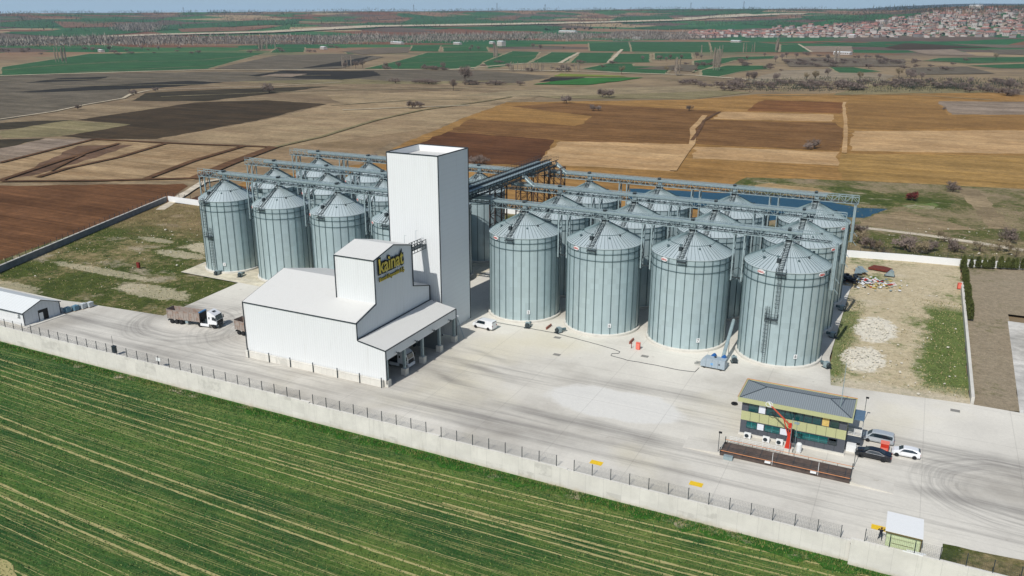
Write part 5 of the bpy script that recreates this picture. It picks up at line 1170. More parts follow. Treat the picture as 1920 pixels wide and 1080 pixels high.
# drying machine, auger, fans
gm = thing('grain_cooler', 'grey box shaped grain cooling machine with blue ducts beside the third right-hand silo', 'machine', (44.1, -12.6, 0), -.03)
M_gm = flat('grey_blue_panel', (164, 178, 188), .5, var=.08)
MB().prism([(-2.2, .35), (2.2, .35), (2.2, 2.0), (-1.55, 2.0), (-2.2, 1.3)], 'y', -.9, .9).build('housing', M_gm, gm)
mb = MB()
for X in (-1.2, -.1, 1.0): mb.box(X-.015, -.915, .4, X+.015, -.902, 1.95)
mb.box(1.1, -.92, 1.0, 1.35, -.905, 1.3).build('panel_seam', M_trim, gm)
MB().box(-.35, -.915, .8, .1, -.905, 1.25).build('blue_label', flat('sticker_blue', (120, 175, 225), .5), gm)
for X in (-.35, 1.5): MB().tube((X, .6, 2.0), (X+.1, 1.35, 2.0), .38, 12).tube((X+.1, 1.35, 2.0), (X+.15, 1.8, 1.6), .3, 12).build('duct', flat('blue_duct', (34, 98, 168), .4), gm)
for X in (-1.5, 1.5):
    for sg in (-1, 1): wheel(gm, X, sg*.75, .26, .16, side=sg)
MB().tube((-2.2, 0, .6), (-3.5, -.1, .45), .05).tube((-2.2, .35, .6), (-3.4, .5, .45), .05).tube((-2.2, -.35, .6), (-3.4, -.6, .45), .05).build('drawbar', M_dark, gm)
MB().tube((.2, .2, 2.02), (.2, .2, 2.15), .22, 10).build('fan_cap', M_black, gm)
au = thing('auger_pipe', 'long sloping grey auger pipe between the third and fourth front silos on the right', 'pipe', (45.3, -10.6, 0)); MB().tube((0, 0, 1.5), (-.4, 9.5, 5.6), .33, 12).build('pipe', M_steel, au); MB().tube((-.1, 2, 0), (-.1, 2.2, 2.4), .06).tube((-.2, 6, 0), (-.3, 6.2, 4.1), .06).build('support', M_dark, au); MB().tube((.05, -.7, 1.2), (0, 0, 1.5), .3, 10).build('elbow', flat('blue_duct', (34, 98, 168), .4), au)
def fan(x, y, rz, lb):
    t = thing('aeration_fan', lb, 'fan', (x, y, 0), rz, 'aeration fans at the silo feet')
    MB().box(-.45, -.4, .1, .45, .4, 1.1).build('motor_housing', M_steel, t); MB().lathe([(.42, -.75), (.5, -.45), (.5, -.4)], 12, 0, .6, axis='y').build('inlet', M_dark, t); MB().tube((.2, .4, .6), (.2, 1.5, .55), .3, 8).build('outlet_duct', M_galv2, t); MB().box(-.6, -.8, 0, .6, .6, .1).build('skid', M_dark, t)
fan(4.9, -8.9, .2, 'grey aeration fan at the foot of the leftmost front silo of the right block'); fan(11.8, -8.7, -.5, 'grey aeration fan between the first two front silos of the right block'); fan(46.9, -8.2, .4, 'grey aeration fan just behind the grey cooling machine'); fan(62.6, -3.2, .9, 'grey aeration fan on the pad right of the last front silo')
fan(-79.6, -9.9, 0, 'grey aeration fan at the foot of the leftmost silo'); fan(-73.3, -8.6, .3, 'grey aeration fan between the two leftmost silos'); fan(62.0, 13.2, 1.2, 'blue-shaded aeration fan beside the end silo of the middle row'); fan(62.0, 31.2, 1.2, 'blue-shaded aeration fan beside the end silo of the rear row')
for x in (8.9, 26.7):
    MB_ = MB().box(-.12, -1.2, 0, .12, 1.2, .5); o = tag(MB_.build('pipe_cover', flat('rust_red_steel', (140, 84, 70), .7), loc=(x, -7.2, 0)), 'rust red steel duct cover between the %s front silos of the right block' % ('first two' if x < 10 else 'second and third'), 'duct cover', 'red duct covers')
hp = [(-5.98, -9.44), (2, -9.3), (11.2, -9.5), (20, -11.2), (24.7, -12.3), (26.3, -13.0), (26.4, -13.9), (25.2, -14.6), (25.4, -15.6), (29, -16.3), (34.4, -16.2), (39, -16.5), (41.6, -16.0), (41.8, -13.8)]
mb = MB(); P = dens(hp, 1.0, .06)
for a, c in zip(P, P[1:]): mb.tube((a[0], a[1], YZ+.05), (c[0], c[1], YZ+.05), .045, 4)
tag(mb.build('power_cable', M_trim, fix=False), 'thin dark cable winding across the yard to the grey cooling machine', 'cable')

# ---------------------------------------------------------------- guard booth and person
gb = thing('guard_booth', 'small pale green guard booth with a flat white roof behind the retaining wall', 'booth', (77.2, -55.6, 0))
MB().box(-1.85, -1.95, 0, 1.85, 1.6, 2.5).build('wall', flat('pale_green_panel', (216, 228, 184), .6, var=.04), gb); MB().box(-2.05, -2.2, 2.5, 2.05, 2.3, 2.66).build('roof', M_white, gb)
MB().box(-2.0, -2.24, 2.38, 2.0, -2.18, 2.56).box(1.86, -2.1, 0, 1.98, -1.96, 2.4).build('edge_trim', flat('brown_trim', (110, 96, 60), .6), gb)
MB().box(-1.2, -1.97, .95, 1.2, -1.955, 1.0).box(-1.2, -1.97, 1.6, 1.2, -1.955, 1.64).build('panel_groove', flat('brown_trim', (110, 96, 60), .6), gb)
MB().box(1.86, -1.0, .9, 1.88, .6, 2.0).build('window', M_glass, gb); MB().box(-1.88, -.4, .05, -1.855, .5, 2.1).build('door', M_white, gb)
bp = thing('board_stack', 'two pale boards lying on the wall edge beside the guard booth', 'boards', (78.6, -58.1, .75)); MB().box(-1.3, -.3, 0, .9, -.05, .06).box(-.9, .05, 0, 1.2, .3, .05).build('board', M_white, bp)
def person(x, y, z, rz):
    sk = flat('skin', (190, 140, 112), .6); nv = flat('navy_jacket', (28, 30, 44), .8); jn = flat('dark_trousers', (34, 46, 58), .8); hr = flat('dark_hair', (24, 20, 20), .8)
    pts = {'pel': (0, 0, .95, .15), 'sp': (.01, 0, 1.15, .145), 'ch': (.03, 0, 1.36, .165), 'nk': (.03, 0, 1.52, .06), 'hd0': (.05, 0, 1.62, .095), 'hd': (.06, 0, 1.72, .105), 'hd2': (.05, 0, 1.79, .07),
           'sl': (.02, .19, 1.45, .07), 'el': (.16, .40, 1.55, .05), 'wl': (.12, .22, 1.78, .036), 'hl': (.08, .13, 1.84, .035), 'sr_': (.02, -.19, 1.45, .07), 'er': (.14, -.42, 1.5, .05), 'wr': (.12, -.24, 1.74, .036), 'hr': (.08, -.14, 1.82, .035),
           'hpl': (0, .1, .9, .105), 'kl': (.08, .13, .5, .07), 'al': (.02, .16, .09, .045), 'fl': (.17, .17, .05, .04), 'hpr': (0, -.1, .9, .105), 'kr': (-.02, -.14, .5, .07), 'ar': (-.2, -.2, .12, .045), 'fr': (-.06, -.22, .05, .04)}
    E_ = [('pel', 'sp'), ('sp', 'ch'), ('ch', 'nk'), ('nk', 'hd0'), ('hd0', 'hd'), ('hd', 'hd2'), ('ch', 'sl'), ('sl', 'el'), ('el', 'wl'), ('wl', 'hl'), ('ch', 'sr_'), ('sr_', 'er'), ('er', 'wr'), ('wr', 'hr'), ('pel', 'hpl'), ('hpl', 'kl'), ('kl', 'al'), ('al', 'fl'), ('pel', 'hpr'), ('hpr', 'kr'), ('kr', 'ar'), ('ar', 'fr')]
    for h, w_ in (('hl', 1), ('hr', -1)):   # five short fingers on each hand
        bx, by, bz, _ = pts[h]
        for i in range(4): pts[h+'f%d' % i] = (bx-.03+i*.02, by-w_*(.07+.01*(i % 2)), bz+.035-.005*i, .009); E_.append((h, h+'f%d' % i))
        pts[h+'t'] = (bx+.05, by-w_*.02, bz-.03, .01); E_.append((h, h+'t'))
    ks = list(pts); me = bpy.data.meshes.new('person'); me.from_pydata([pts[k][:3] for k in ks], [(ks.index(a), ks.index(c)) for a, c in E_], [])
    o = bpy.data.objects.new('person', me); COL.objects.link(o); o.modifiers.new('skin', 'SKIN'); sub = o.modifiers.new('sub', 'SUBSURF'); sub.levels = sub.render_levels = 2
    for i, k in enumerate(ks): v = me.skin_vertices[0].data[i]; v.radius = (pts[k][3], pts[k][3]); v.use_root = (k == 'pel')
    dg = bpy.context.evaluated_depsgraph_get(); m2 = bpy.data.meshes.new_from_object(o.evaluated_get(dg)); o.modifiers.clear(); o.data = m2
    for mm in (sk, nv, jn, M_rubber): m2.materials.append(mm)
    for p in m2.polygons:
        c = p.center; hd = c.z > 1.54 and abs(c.y) < .11 and c.z < 1.9; hand = c.z > 1.79 or (c.z > 1.76 and abs(c.y) > .12)
        p.material_index = 3 if c.z < .12 else 2 if c.z < .96 else 0 if (hd or hand) else 1; p.use_smooth = True
    o.location = (x, y, z); o.rotation_euler = (0, 0, rz); tag(o, 'person in dark clothes beside the guard booth with hands raised to the head', 'person')
    MB().lathe([(.117, 1.66), (.122, 1.72), (.11, 1.79), (.06, 1.835), (.01, 1.84)], 14, .035, 0).build('hair', hr, o, smoothf=True)
    MB().tube((.165, 0, 1.70), (.19, 0, 1.68), .016, 5).tube((.155, .04, 1.73), (.165, .04, 1.73), .012, 5).tube((.155, -.04, 1.73), (.165, -.04, 1.73), .012, 5).tube((.15, -.03, 1.645), (.15, .03, 1.645), .009, 4).build('face', hr, o)
person(74.75, -56.0, YZ, rad(-75))

# ---------------------------------------------------------------- scrap heap, crates and bits on the dirt lot
def at(u, v): x, y = G(u, v); return x, y
x, y = at(1612, 510); t = thing('roof_sheet_stack', 'leaning stack of corrugated steel sheets on the scrap heap by the rear silos', 'scrap', (x, y, 0), .2, 'scrap at the end of the silo pad')
mb = MB()
for i in range(6): mb.obox((i*.25-.6, random.uniform(-.3, .3), .2+i*.12), .5, 2.6, .04, random.uniform(-.2, .2))
mb.build('sheet', M_steel, t); MB().box(-1.2, -2, 0, 1.2, 2, .12).build('pallet', flat('pallet_wood', (150, 120, 84), .9), t)
x, y = at(1652, 505); o = tag(MB().prism([(-3, -1.2), (1.6, -2.0), (2.6, .2), (.6, 1.6), (-1.8, 1.8)], 'z', 0, .45).build('rusty_pile', flat('rust_red_soil', (112, 52, 40), .95, var=.3), loc=(x, y, .03)), 'dark red rusty pile behind the scrap heap', 'pile')
x, y = at(1632, 530)
mb = MB(); mb2 = MB()
for i in range(240):
    a, r = random.uniform(0, 2*pi), abs(random.gauss(0, 2.6)); mb.obox((r*cos(a)*1.3, r*sin(a), random.uniform(.05, .5)*max(.2, 1-r/6)), random.uniform(.08, .5), random.uniform(.05, .3), random.uniform(.02, .12), random.uniform(0, 3), random.choice((0, 0, 1, 2, 3, 4)))
o = tag(mb.build('scrap_heap', [M_white, M_steel, M_trim, flat('yellow_scrap', (200, 180, 110), .8), M_red], loc=(x, y, .03)), 'scattered heap of pale metal scrap and rubbish at the end of the silo pad', 'scrap heap', kind='stuff')
x, y = at(1580, 522); mb = MB()
for i in range(60): mb.obox((random.uniform(-4, 3), random.uniform(-3, 3), random.uniform(.1, .6)), random.uniform(.2, .9), random.uniform(.1, .5), random.uniform(.05, .3), random.uniform(0, 3), random.choice((0, 1)))
tag(mb.build('dark_scrap', [M_trim, M_black], loc=(x, y, .03)), 'dark pile of scrap in the shade of the rear right silo', 'scrap heap', kind='stuff')
x, y = at(1688, 517); t = thing('steel_hopper', 'small grey pointed steel hopper upside down behind the scrap heap', 'hopper', (x-2.4, y-1, 0)); MB().prism([(-1.1, 0), (1.1, 0), (.9, 1.0), (.2, 1.5)], 'y', -.7, .7).build('shell', M_steel, t); MB().box(-1.2, -.8, 0, 1.2, .8, .06).build('rim', M_dark, t)
mb = MB()
for i in range(300):
    u, v = random.choice(((random.uniform(1590, 1800), random.uniform(540, 745)), (random.uniform(60, 430), random.uniform(395, 575)), (random.uniform(1610, 1900), random.uniform(428, 480))))
    x, y = G(u, v)
    if -92 < x < 66 or y < -9 and x > 0 or y < -32 or x < -136+max(0, (10-y))*.1 and y < 44 or x < -150: continue
    s = abs(random.gauss(.05, .07))+.04; mb.obox((x, y, s*.3+.03), s, s*random.uniform(.4, 1), s*.4, random.uniform(0, 3))
for cx, cy, rx_, ry_ in ((69.3, 22.5, 3.8, 7.5), (68.3, 4.8, 3.6, 6.0)):
    for i in range(170):
        a, r = random.uniform(0, 6.28), sqrt(random.random()); s = abs(random.gauss(.03, .06))+.03; mb.obox((cx+rx_*r*cos(a), cy+ry_*r*sin(a), s*.4+.1*(1-r)), s, s*random.uniform(.4, 1), s*.7, random.uniform(0, 3))
tag(mb.build('stones', flat('pale_stone', (222, 216, 200), .9)), 'pale stones and rubble scattered over the waste ground around the site', 'stones', kind='stuff')

# ---------------------------------------------------------------- vegetation
M_twigp = flat('purple_grey_twigs', (128, 114, 106), .95, var=.3, ns=2); M_twigt = flat('tan_twigs', (138, 124, 98), .95, var=.3, ns=2); M_twigg = flat('pale_twigs', (168, 156, 142), .95, var=.25, ns=2)
M_bark = flat('bark', (88, 76, 68), .95, var=.3); M_ever = flat('evergreen_leaf', (40, 62, 40), .95, var=.45, ns=1.5); M_cyp = flat('cypress_leaf', (84, 92, 44), .95, var=.4, ns=2.5); M_redb = flat('red_twigs', (112, 50, 48), .95, var=.3)
def crown(n, fn, ln, wd, up=.5):
    mb = MB()
    for i in range(n):
        p = Vector(fn()); d = Vector((random.gauss(0, 1), random.gauss(0, 1), random.gauss(up, .8))).normalized(); q = d.cross(Vector((random.random(), random.random(), random.random()))).normalized()*wd*random.uniform(.5, 1.5); l = ln*random.uniform(.5, 1.5)
        k = len(mb.v); mb.v += [tuple(p-q), tuple(p+q), tuple(p+d*l)]; mb.f.append((k, k+1, k+2)); mb.m.append(0)
    return mb
def clumps(k, R, zc, zr, flatten=1.0):
    C_ = [((lambda a, r, z: (r*cos(a), r*sin(a), z))(random.uniform(0, 2*pi), R*sqrt(random.random())*.8, zc+random.uniform(-zr, zr)), random.uniform(.25, .5)*R) for _ in range(k)]
    def f():
        c, r = random.choice(C_); v = Vector((random.gauss(0, 1), random.gauss(0, 1), random.gauss(0, 1))).normalized()*r*random.random()**.4; return (c[0]+v.x, c[1]+v.y, max(.05, c[2]+v.z*flatten))
    return f
def limbs(mb, h, n, spread, z0=.3):
    mb.tube((0, 0, -.1), (0, 0, h*.5), h*.035+.05, 6, r2=h*.02+.03); mb.tube((0, 0, h*.5), (.05*h, 0, h*.8), h*.02+.03, 5, r2=.03)
    for i in range(n):
        a = random.uniform(0, 2*pi); z = h*random.uniform(z0, .6); mb.tube((0, 0, z), (spread*cos(a), spread*sin(a), z+h*.3), h*.012+.03, 4, r2=.02)
    return mb
def proto(kind, cat):
    t = thing(kind, 'x', cat)
    if kind == 'bare_bush': limbs(MB(), 1.6, 7, .9, .1).build('stems', M_bark, t); crown(520, clumps(9, 1.7, 1.1, .5, .7), .55, .06, .9).build('crown', M_twigp, t, fix=False)
    if kind == 'tan_bush': limbs(MB(), 1.8, 7, .9, .1).build('stems', M_bark, t); crown(300, clumps(8, 1.6, 1.2, .6, .8), .6, .05, 1).build('crown', M_twigt, t, fix=False)
    if kind == 'bare_tree': limbs(MB(), 7, 12, 2.0).build('trunk', M_bark, t); crown(1100, clumps(14, 3.2, 5.2, 1.5), 1.1, .07, .8).build('crown', M_twigp, t, fix=False)
    if kind == 'dark_tree': limbs(MB(), 6, 8, 1.5).build('trunk', M_bark, t); crown(1300, clumps(12, 2.8, 4.0, 1.4), .5, .22, .2).build('crown', M_ever, t, fix=False)
    if kind == 'yellow_tree': limbs(MB(), 6, 10, 1.8).build('trunk', M_bark, t); crown(900, clumps(10, 3.0, 4.6, 1.2), .9, .07, .8).build('crown', M_twigt, t, fix=False)
    if kind == 'poplar_tree':
        MB().tube((0, 0, 0), (0, 0, 19), .22, 5, r2=.03).build('trunk', M_twigg, t)
        def f():
            z = random.uniform(2, 19); a = random.uniform(0, 2*pi); r = random.random()*1.1*(1-abs(z-9)/13); return (r*cos(a), r*sin(a), z)
        crown(620, f, 1.6, .15, 3).build('crown', M_twigg, t, fix=False)
    if kind == 'conifer_shrub':
        MB().tube((0, 0, 0), (0, 0, .8), .09, 5).build('trunk', M_bark, t)
        def f():
            z = random.uniform(.2, 2.4); a = random.uniform(0, 2*pi); r = .62*(1-((z-.7)/1.9)**2 if z > .7 else .9)*(.5+.5*random.random()); return (r*cos(a), r*sin(a), z)
        crown(900, f, .3, .09, 1.2).build('crown', M_cyp, t, fix=False)
    if kind == 'red_bush': limbs(MB(), 1.6, 6, .8, .1).build('stems', M_bark, t); crown(700, clumps(9, 1.6, 1.1, .6), .4, .12, .8).build('crown', M_redb, t, fix=False)
    return t
PR = {}
used = set()
def plant(kind, u, v, s, label, group, cat='bush', sy=1.0, z=None):
    x, y, zz = T(u, v) if v < 80 else (*G(u, v), -.3 if v < 480 else 0.0)
    if kind not in PR: PR[kind] = proto(kind, cat); o = PR[kind]; o.location = (x, y, zz)
    else: o = dup(PR[kind], loc=(x, y, zz))
    o.rotation_euler = (0, 0, random.uniform(0, 6.28)); o.scale = (s*sy, s*sy, s)
    o['label'] = label; o['group'] = group; o['category'] = cat; return o
B = 'bare bush'
for u, v, s, lb in ((700, 302, 1.6, 'bare purple bush behind the rear silos of the left block'), (905, 306, 1.9, 'bare purple bush just right of the white tower top'), (890, 306, 1.6, 'bare purple bush touching the tower edge'),
    (1527, 276, 2.1, 'lone bare bush with a green foot in the brown field'), (1515, 278, 1.4, 'smaller bare bush left of the lone one in the brown field'), (1787, 358, 1.9, 'bare bush at the corner of the golden field above the red bush'),
    (1608, 437, 1.6, 'bare bush beside the end of the rear silo row'), (1632, 466, 1.8, 'bare bush left of the middle above the back wall'), (1697, 468, 2.1, 'darkest bare bush in the scrub above the back wall'), (1744, 470, 1.6, 'bare bush above the right part of the back wall'),
    (1790, 470, 1.7, 'bare bush near the conifer hedge end'), (1893, 452, 2.0, 'bare bush by the white path at the right edge'), (1770, 205, 1.0, 'small bush at the edge of the grey field'), (1292, 206, 1.8, 'flat bare bush on the brown field boundary'), (1062, 192, 2.6, 'round bare bush at the top of the brown field'), (1112, 206, 2.0, 'low pair of bushes in the brown field, left one'), (1122, 206, 1.5, 'low pair of bushes in the brown field, right one'),
    (773, 202, 2.6, 'spreading bare bush on the stubble left of centre'), (787, 200, 2.0, 'bush right beside the spreading bush on the stubble'), (505, 173, 4.0, 'dark round bush on the dark field at upper left'), (250, 177, 2.0, 'small bush at the bend of the white track'), (292, 170, 1.6, 'low bush beside the dark field edge'), (146, 204, 1.6, 'low bush on the white track at the left'), (1130, 181, 3.2, 'long low thicket in the stubble strip, left end'), (1142, 181, 3.0, 'long low thicket in the stubble strip, right end')):
    plant('bare_bush', u, v, s, lb, 'bare bushes')
plant('red_bush', 1709, 374, 1.5, 'bright dark red bush on the green slope right of the pond', 'red bush')
for i in range(9): u, v = ((1566, 430), (1611, 455), (1655, 474), (1720, 474), (1770, 452), (1838, 470), (1872, 470), (1545, 445), (1905, 480))[i]; plant('tan_bush', u, v, random.uniform(1.2, 1.9), 'tan leafless bush %s' % ('behind the rear silos', 'right of the rear silo row end', 'above the white back wall at its left part', 'between two dark bushes above the back wall', 'halfway between the path and the hedge', 'behind the conifer row, left', 'behind the conifer row, right', 'half hidden by the end silo', 'at the right edge above the conifers')[i], 'tan bushes')
# conifer hedge
k = 0; pts = [(1805+i*1.0, 499+i*7.2) for i in range(15)]
for i, (u, v) in enumerate(pts): plant('conifer_shrub', u+random.uniform(-1.5, 1.5), v, random.uniform(.95, 1.25), 'olive green conifer in the close hedge along the low side wall', 'conifers in the hedge along the side wall', 'conifer')
for i, u in enumerate((1806, 1820, 1833, 1845, 1853, 1859, 1875, 1888, 1897, 1904, 1917)): plant('conifer_shrub', u, 501+(u-1806)*.035, random.uniform(.9, 1.3), 'olive green conifer in the spaced row before the back wall', 'conifers in front of the back wall', 'conifer')
# hedgelines and trees of the middle distance
GT = 'bare trees of the valley'
def scatter(kind, n, box_, s0, s1, lb, grp, cat):
    for i in range(n):
        u = random.uniform(box_[0], box_[1]); v = box_[2]+(box_[3]-box_[2])*(u-box_[0])/(box_[1]-box_[0])+random.uniform(-box_[4], box_[4]); q = plant(kind, u, v, random.uniform(s0, s1), lb, grp, cat)
        if kind == 'bare_bush': q.scale = (q.scale[0]*random.uniform(1, 1.9), q.scale[1]*random.uniform(.9, 1.3), q.scale[2]*random.uniform(.55, .85)); q.rotation_euler = (0, 0, -YAW+random.uniform(-.4, .4))
L1 = 'bare brown bush in the loose hedgerows between the fields'; L2 = 'leafless tree standing along the field boundaries'
for bx, n in (((740, 1000, 155, 158, 1.2), 13), ((1390, 1740, 160, 157, 3), 22), ((1500, 1640, 163, 168, 2), 14), ((1740, 1920, 158, 178, 5), 20), ((1280, 1450, 158, 163, 3), 10), ((1250, 1500, 118, 128, 3), 9), ((1440, 1730, 118, 116, 2.5), 16), ((700, 860, 129, 130, 1), 6), ((1500, 1680, 103, 108, 2), 6)):
    scatter('bare_bush', n, bx, 1.8, 3.6, L1, 'bushes in the hedgerows', 'bush')
for bx, n in (((640, 860, 127, 130, 1.5), 7), ((1380, 1740, 150, 146, 5), 12), ((1200, 1500, 112, 108, 3), 12), ((1450, 1700, 114, 112, 3), 8), ((870, 1060, 95, 88, 4), 8), ((0, 300, 98, 92, 3), 8), ((1740, 1920, 162, 168, 5), 6)):
    scatter('bare_tree', n, bx, .7, 1.3, L2, GT, 'tree')
scatter('bare_bush', 60, (1280, 1920, 162, 158, 8), 1.2, 3.4, L1, 'bushes in the hedgerows', 'bush'); scatter('bare_bush', 40, (900, 1920, 125, 122, 10), 1.4, 3.4, L1, 'bushes in the hedgerows', 'bush'); scatter('bare_bush', 24, (0, 640, 100, 92, 6), 1.6, 3.4, L1, 'bushes in the hedgerows', 'bush')
plant('bare_tree', 872, 158, 2.2, 'large spreading bare tree at the far edge of the stubble field', GT, 'tree'); plant('bare_tree', 850, 169, 1.2, 'dark round bare tree just before the large spreading tree', GT, 'tree')
for u, v, s, lb in ((1685, 144, 1.4, 'yellowish bare tree standing alone by the thicket'), (1528, 150, 1.4, 'yellowish tree left of the long thicket'), (1512, 150, 1.1, 'small yellowish tree at the left end of the thicket'), (1612, 149, 1.2, 'yellowish tree in the middle of the thicket'), (1867, 112, 1.5, 'yellow tree on the green field at the right'), (1165, 138, 1.3, 'yellow shrub tree beside the bright green strip'), (1250, 136, 1.2, 'yellow shrub tree right of the bright green strip')): plant('yellow_tree', u, v, s, lb, 'yellowish trees', 'tree')
for bx, n, s0, s1 in (((925, 935, 108, 109, .6), 7, .8, 1.0), ((945, 1110, 133, 133, 1.0), 36, .38, .55), ((485, 518, 94, 96, 1), 12, .75, 1.05), ((1335, 1350, 131, 131, 1), 6, 1.0, 1.4), ((1265, 1275, 140, 140, 1), 5, .8, 1.0), ((100, 125, 116, 117, 1), 6, .9, 1.1), ((1560, 1572, 118, 118, .8), 4, .9, 1.1), ((1300, 1420, 108, 100, 3), 8, .7, 1.0), ((640, 700, 126, 130, 1), 5, .6, .8), ((1450, 1460, 97, 97, 1), 4, .9, 1.2), ((1120, 1260, 70, 68, 1.2), 14, .9, 1.2), ((350, 520, 84, 82, 2), 12, .8, 1.2)):
    scatter('poplar_tree', n, bx, s0, s1, 'tall thin leafless poplar in a row on the valley floor', 'poplars on the valley floor', 'tree')
for bx, n in (((1020, 1160, 58, 54, 1), 20), ((930, 1010, 78, 76, 1), 3), ((1430, 1500, 66, 62, 2), 10), ((1540, 1600, 55, 52, 2), 12), ((1640, 1920, 60, 48, 14), 60)):
    scatter('dark_tree', n, bx, .9, 1.6, 'dark evergreen tree in the far distance', 'far evergreen trees', 'tree')
# wooded belt along the river, too many trees to tell apart
mb = MB()
def far_clump(u, v, s, n):
    x, y, z = T(u, v)
    for i in range(n):
        p = Vector((x+random.gauss(0, 1)*s*2.2, y+random.gauss(0, 1)*s*1.6, z+random.random()*s*1.6)); q = Vector((random.gauss(0, 1), random.gauss(0, 1), 0)).normalized()*s*.10; h = s*random.uniform(.4, 1.0)
        k = len(mb.v); mb.v += [tuple(p-q), tuple(p+q), (p.x+random.gauss(0, .2)*s, p.y, p.z+h)]; mb.f.append((k, k+1, k+2)); mb.m.append(random.choice((0, 0, 1, 2)))
for i in range(620):
    u = random.uniform(-60, 1300); c = 84-u*.010+random.gauss(0, 2.6); 
    if u > 900: c = 73+random.gauss(0, 2.2)
    far_clump(u, c, random.uniform(5, 10), 46)
for i in range(90): u = random.uniform(230, 290); far_clump(u, 55+random.uniform(-3, 5), 10, 30)
tag(mb.build('river_woodland', [flat('grey_wood', (134, 126, 118), .95), flat('pale_wood', (168, 160, 150), .95), flat('dark_wood', (84, 80, 72), .95)], fix=False), 'grey-purple belt of leafless woodland along the valley floor', 'woodland', kind='stuff')
mb = MB()
for i in range(1500):
    u = random.uniform(-40, 1960); v = 17+random.random()**1.5*34+(9 if u < 640 else 5 if u < 1280 else 2)
    if random.random() < .35: v = (27-(u/1280*8) if u < 1280 else 20)+random.uniform(0, 3)
    far_clump(u, v, random.uniform(5, 12), 14)
for i in range(140): far_clump(random.uniform(1380, 1920), random.uniform(150, 172)+0, 2.2, 40)
tag(mb.build('hill_scrub', [flat('hill_scrub_leaf', (50, 60, 48), .95), flat('dark_wood', (82, 74, 74), .95), M_ever], fix=False), 'dark dots and lines of scrub and hedges over the distant hills', 'scrub', kind='stuff')

# grass tufts that soften the foot of the retaining wall and the pad edges
mb = MB()
for i in range(9000):
    x = random.uniform(-100, 100); y = -58.2-abs(random.gauss(0, .9)) if x < 71 else -58.8-abs(random.gauss(0, .9)); z = CZ+.06; h = random.uniform(.12, .45)
    for j in range(2):
        a = random.uniform(0, 6.3); k = len(mb.v); mb.v += [(x-.05*cos(a), y-.05*sin(a), z), (x+.05*cos(a), y+.05*sin(a), z), (x+random.gauss(0, .1), y+random.gauss(0, .1), z+h)]; mb.f.append((k, k+1, k+2)); mb.m.append(random.choice((0, 0, 1)))
tag(mb.build('grass_tufts', [flat('grass_blade', (60, 106, 38), .9, ns=.6, var=.4), flat('dry_blade', (146, 146, 84), .9)], fix=False), 'tall rough grass growing along the foot of the retaining wall', 'grass', kind='stuff')

def tufts(name, label, n, where, h0, h1, mats, wts, w=.05):
    mb = MB()
    for i in range(n):
        p = where()
        if p is None: continue
        x, y, z = p; h = random.uniform(h0, h1); a = random.uniform(0, 6.3); k = len(mb.v); ca, sa = cos(a)*w, sin(a)*w; mi = random.choice(wts)
        mb.v += [(x-ca, y-sa, z), (x+ca, y+sa, z), (x+random.gauss(0, .5)*h, y+random.gauss(0, .5)*h, z+h)]; mb.f.append((k, k+1, k+2)); mb.m.append(mi)
    tag(mb.build(name, mats, fix=False), label, name.replace('_', ' '), kind='stuff')
def in_crop():
    y = -59-52*random.random()**1.2; x = random.uniform(-105, 78)
    y = round(y/.55)*.55+random.gauss(0, .07) if random.random() < .6 else y
    return (x, y+x*.03, CZ+.02)
tufts('wheat_plants', 'low green wheat plants in rows over the near field', 60000, in_crop, .10, .24, [flat('wheat_leaf', (52, 100, 44), .9, ns=.3, var=.35), flat('wheat_leaf_pale', (122, 140, 74), .9, ns=.5, var=.3), flat('wheat_leaf_dark', (38, 76, 40), .9)], (0, 0, 0, 2, 1, 1), .09)
def in_waste():
    r = random.random()
    if r < .5:
        x, y = random.uniform(-150, -70), random.uniform(-38, 46)
        if x > -91 and y > -14 or x < -139-(y+33)*.24: return None
        return (x, y, -.28)
    if r < .72: return (min(85.4, random.gauss(81.5, 2.6)), random.uniform(-6, 48), -.28) if random.random() < .9 else (random.uniform(63, 86), random.uniform(-9, 70), -.28)
    if r < .8: return (random.gauss(64.6, .9), random.uniform(-9, 40), -.28)
    x, y = G(random.uniform(1590, 1920), random.uniform(385, 492)); return (x, y, -.3)
tufts('rough_grass', 'tufts of rough green and dry grass over the waste ground around the silos', 17000, in_waste, .1, .34, [flat('rough_grass_green', (92, 112, 56), .9, var=.3), flat('rough_grass_dry', (176, 160, 118), .9, var=.2), flat('rough_grass_dark', (74, 80, 46), .9)], (0, 1, 1, 0, 2), .10)

